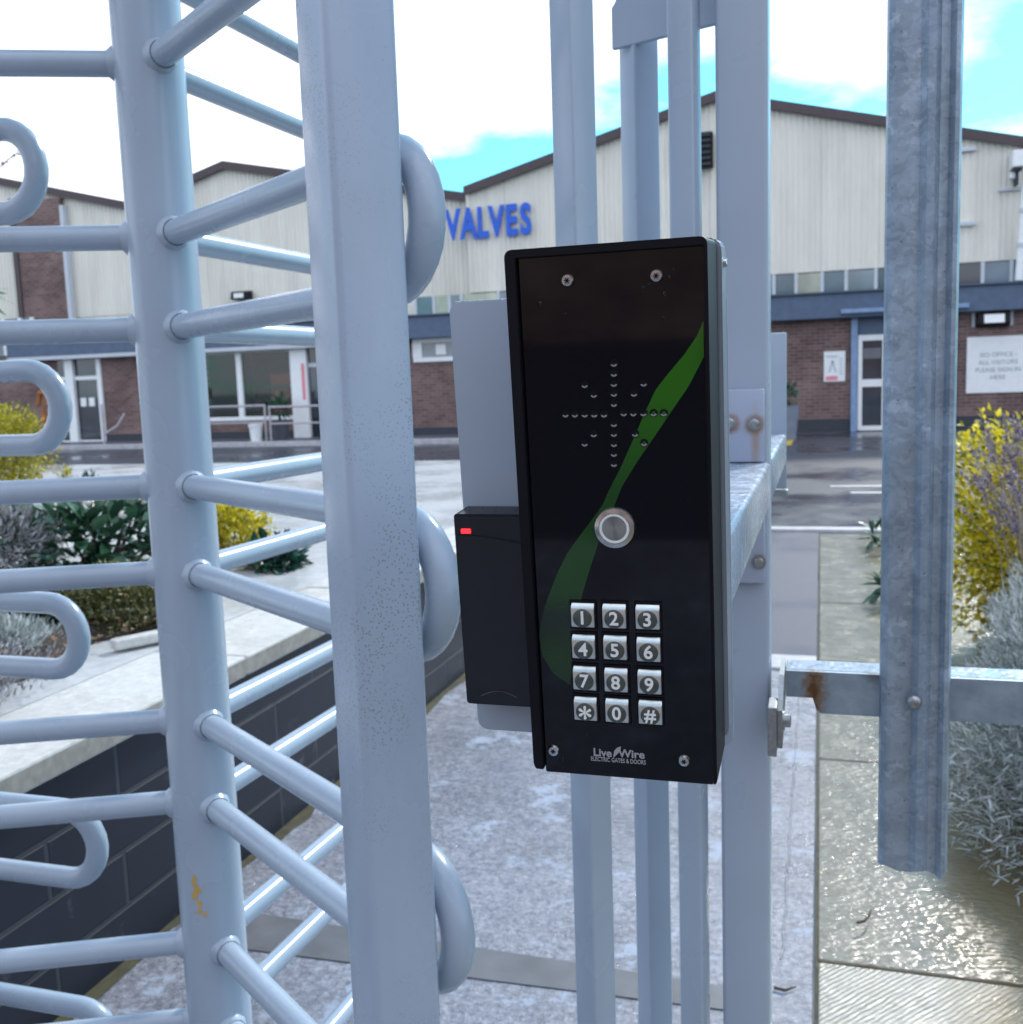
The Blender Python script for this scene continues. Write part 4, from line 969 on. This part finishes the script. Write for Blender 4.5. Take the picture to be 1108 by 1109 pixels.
# ================================================================ MOUNTING PLATE + READER
WPL = -DP_-.030
a = L(493, 322, WPL); b = L(511, 789, WPL); c = L(787, 316, WPL)
u0 = (a[0]+b[0])/2
mp_ = MB().prism(rrect(u0, c[0], b[1], (a[1]+c[1])/2, .006), 2, WPL-.004, WPL, TD, .0008).build('mounting_plate', M['paintL'], None, smooth=30)
tag(mp_, 'flat pale grey mounting plate with rounded corners behind the intercom and reader', 'mounting plate')
cr = thing('card_reader', O+wx*WPL, 'slim black proximity card reader with a red indicator light beside the intercom', 'card reader')
WR = WPL+.024
a = L(495, 557, WR); b = L(501, 762, WR); ru0 = (a[0]+b[0])/2; ru1 = ru0+.052
MB().prism(rrect(ru0, ru1, b[1], a[1], .0022), 2, WPL+.0004, WR, TD, .0012).build('housing', M['reader'], cr, smooth=35)
# raised lower cover with curved top line, and small curved notch at the bottom
cv = [(ru0+.0015, b[1]+.010)]+[(ru1-.0015, b[1]+.010)]+[(ru1-.0015, a[1]-.0185)]+[(ru1-.0015-(.049)*t, a[1]-.0185+.0065*math.sin(t*1.57)) for t in np.linspace(.05, 1, 10)]
MB().prism(cv, 2, WR-.0002, WR+.0013, TD, .0005).build('cover', M['reader'], cr, smooth=35)
p = L(505, 575, WR); T = TD @ Matrix.Translation((p[0], p[1], WR-.0002)); MB().box((-.0030, -.0014, 0), (.0030, .0014, .0014), .0005, T).build('indicator_light', M['red'], cr)
m = MB().tube([TD @ Vector((ru0+.010+.022*t, b[1]+.006+.0035*math.sin(math.pi*t), WR)) for t in np.linspace(0, 1, 9)], .0003, 6); m.build('notch', M['dpot'], cr)
for k in range(9):
    uu = RS.uniform(ru0+.003, ru0+.042); ww = RS.uniform(WPL+.004, WR-.002); s = RS.uniform(.0007, .0018)
    T = frame(O+ux*uu+vx*a[1]+wx*ww, ux, wx*-1, vx); MB().lathe([(s, -.0003), (s*.9, s*.3), (s*.4, s*.5), (s*.05, s*.55)], 10, T).build('water_drop', WATER, cr, smooth=60)
m = MB()
wp_ = []
for k in range(24):
    uu = RS.uniform(u0+.003, u0+.04); s = RS.uniform(.0006, .0012)
    T = frame(O+ux*uu+vx*((L(493, 322, WPL)[1]+c[1])/2)+wx*(WPL-.002), ux, wx*-1, vx); m.lathe([(s, -.0003), (s*.9, s*.3), (s*.05, s*.55)], 8, T)
m.build('water_drop', WATER, mp_, smooth=60)
for (q, lb) in ((((928, 999), (936, 997), (941, 991), (943, 985)), 'short curved twig lying on the wet slab below the hanging pale'), (((838, 1069), (850, 1072), (862, 1068)), 'dark bent twig on the pale path beside the slab edge')):
    P = [G(x, y, .036 if q[0][0] > 900 else .012) for x, y in q]
    tw = MB().tube(P, [.0035]+[.003]*(len(P)-2)+[.0015], 6).build('twig', M['bark']); tag(tw, lb, 'twig')
# ================================================================ UNSEEN BUILDING ADDED BEHIND THE CAMERA (for the panel's brown reflection)
bb = thing('reflection_building', (0, -9, 0), 'plain brown brick building added out of view to be mirrored in the intercom panel', 'reflection_building')
MB().box((-16, -22, 0), (14, -9, 5.2)).build('wall', brick('red_brown_brick', (.26, .14, .11), (.36, .20, .16), (.34, .29, .27)).m, bb)
MB().box((-16.2, -22.2, 5.2), (14.2, -8.8, 5.45)).build('roof', M['verge'], bb)
m = MB(); 
for x in np.arange(-13, 12, 4.0): m.box((x, -9.0, 1.0), (x+1.6, -8.96, 2.4))
m.build('window', M['glassdark'], bb)
# ================================================================ WORLD + SUN
SUN_EL, SUN_AZ = 38, 17   # azimuth from +Y, positive to the right
wd_ = bpy.data.worlds.new('World'); sc.world = wd_; wd_.use_nodes = True; nt = wd_.node_tree; bg = nt.nodes['Background']
N = nt.nodes.new; Lk = nt.links.new
sky = N('ShaderNodeTexSky'); sky.sky_type = 'NISHITA'; sky.sun_disc = False; sky.sun_elevation = rad(SUN_EL); sky.sun_rotation = rad(SUN_AZ)
sky.air_density = 1.0; sky.dust_density = .4; sky.ozone_density = 1.5
tc = N('ShaderNodeTexCoord'); sep = N('ShaderNodeSeparateXYZ'); Lk(tc.outputs['Generated'], sep.inputs[0])
def math_(op, a, b=None):
    n = N('ShaderNodeMath'); n.operation = op
    for i, v in enumerate((a, b)):
        if v is None: continue
        if isinstance(v, (int, float)): n.inputs[i].default_value = v
        else: Lk(v, n.inputs[i])
    return n.outputs[0]
den = math_('ADD', math_('MAXIMUM', sep.outputs[2], 0.), .18)
cmb = N('ShaderNodeCombineXYZ'); Lk(math_('DIVIDE', sep.outputs[0], den), cmb.inputs[0]); Lk(math_('DIVIDE', sep.outputs[1], den), cmb.inputs[1]); cmb.inputs[2].default_value = 9.3
ns = N('ShaderNodeTexNoise'); ns.inputs["Scale"].default_value = 1.3; ns.inputs['Detail'].default_value = 8; ns.inputs['Roughness'].default_value = .58; Lk(cmb.outputs[0], ns.inputs['Vector'])
# more cloud towards the left (direction bias)
lf = Vector((-math.sin(rad(46)), math.cos(rad(46)), 0))
dt = N('ShaderNodeVectorMath'); dt.operation = 'DOT_PRODUCT'; Lk(tc.outputs['Generated'], dt.inputs[0]); dt.inputs[1].default_value = lf
bias = N('ShaderNodeMapRange'); bias.inputs[1].default_value = .84; bias.inputs[2].default_value = .98; bias.inputs[3].default_value = 0; bias.inputs[4].default_value = .35; Lk(dt.outputs['Value'], bias.inputs[0])
rear = N('ShaderNodeMapRange'); rear.inputs[1].default_value = .35; rear.inputs[2].default_value = -.1; rear.inputs[3].default_value = 0; rear.inputs[4].default_value = .12; Lk(sep.outputs[1], rear.inputs[0])
sm_ = math_('ADD', math_('ADD', ns.outputs['Fac'], bias.outputs[0]), rear.outputs[0])
rp = N('ShaderNodeValToRGB'); rp.color_ramp.elements[0].position = .49; rp.color_ramp.elements[1].position = .63; Lk(sm_, rp.inputs[0])
tint = N('ShaderNodeMix'); tint.data_type = 'RGBA'; tint.blend_type = 'MULTIPLY'; tint.inputs[0].default_value = 1; tint.inputs[7].default_value = (.36, .98, 1.05, 1); Lk(sky.outputs[0], tint.inputs[6])
mx = N('ShaderNodeMix'); mx.data_type = 'RGBA'; Lk(rp.outputs[0], mx.inputs[0]); Lk(tint.outputs[2], mx.inputs[6]); mx.inputs[7].default_value = (7.0, 7.35, 8.3, 1)
Lk(mx.outputs[2], bg.inputs[0]); bg.inputs[1].default_value = .1
sun = bpy.data.lights.new('sun', 'SUN'); sun.energy = 1.5; sun.angle = rad(5); sun.color = (1., .95, .88)
so_ = bpy.data.objects.new('sun', sun); COL.objects.link(so_)
d = Vector((math.sin(rad(SUN_AZ))*math.cos(rad(SUN_EL)), math.cos(rad(SUN_AZ))*math.cos(rad(SUN_EL)), math.sin(rad(SUN_EL))))
so_.rotation_euler = (-d).to_track_quat('-Z', 'Y').to_euler(); so_.location = d*60
sc.view_settings.view_transform = 'Standard'; sc.view_settings.look = 'None'; sc.view_settings.exposure = 1.24; sc.view_settings.gamma = 1
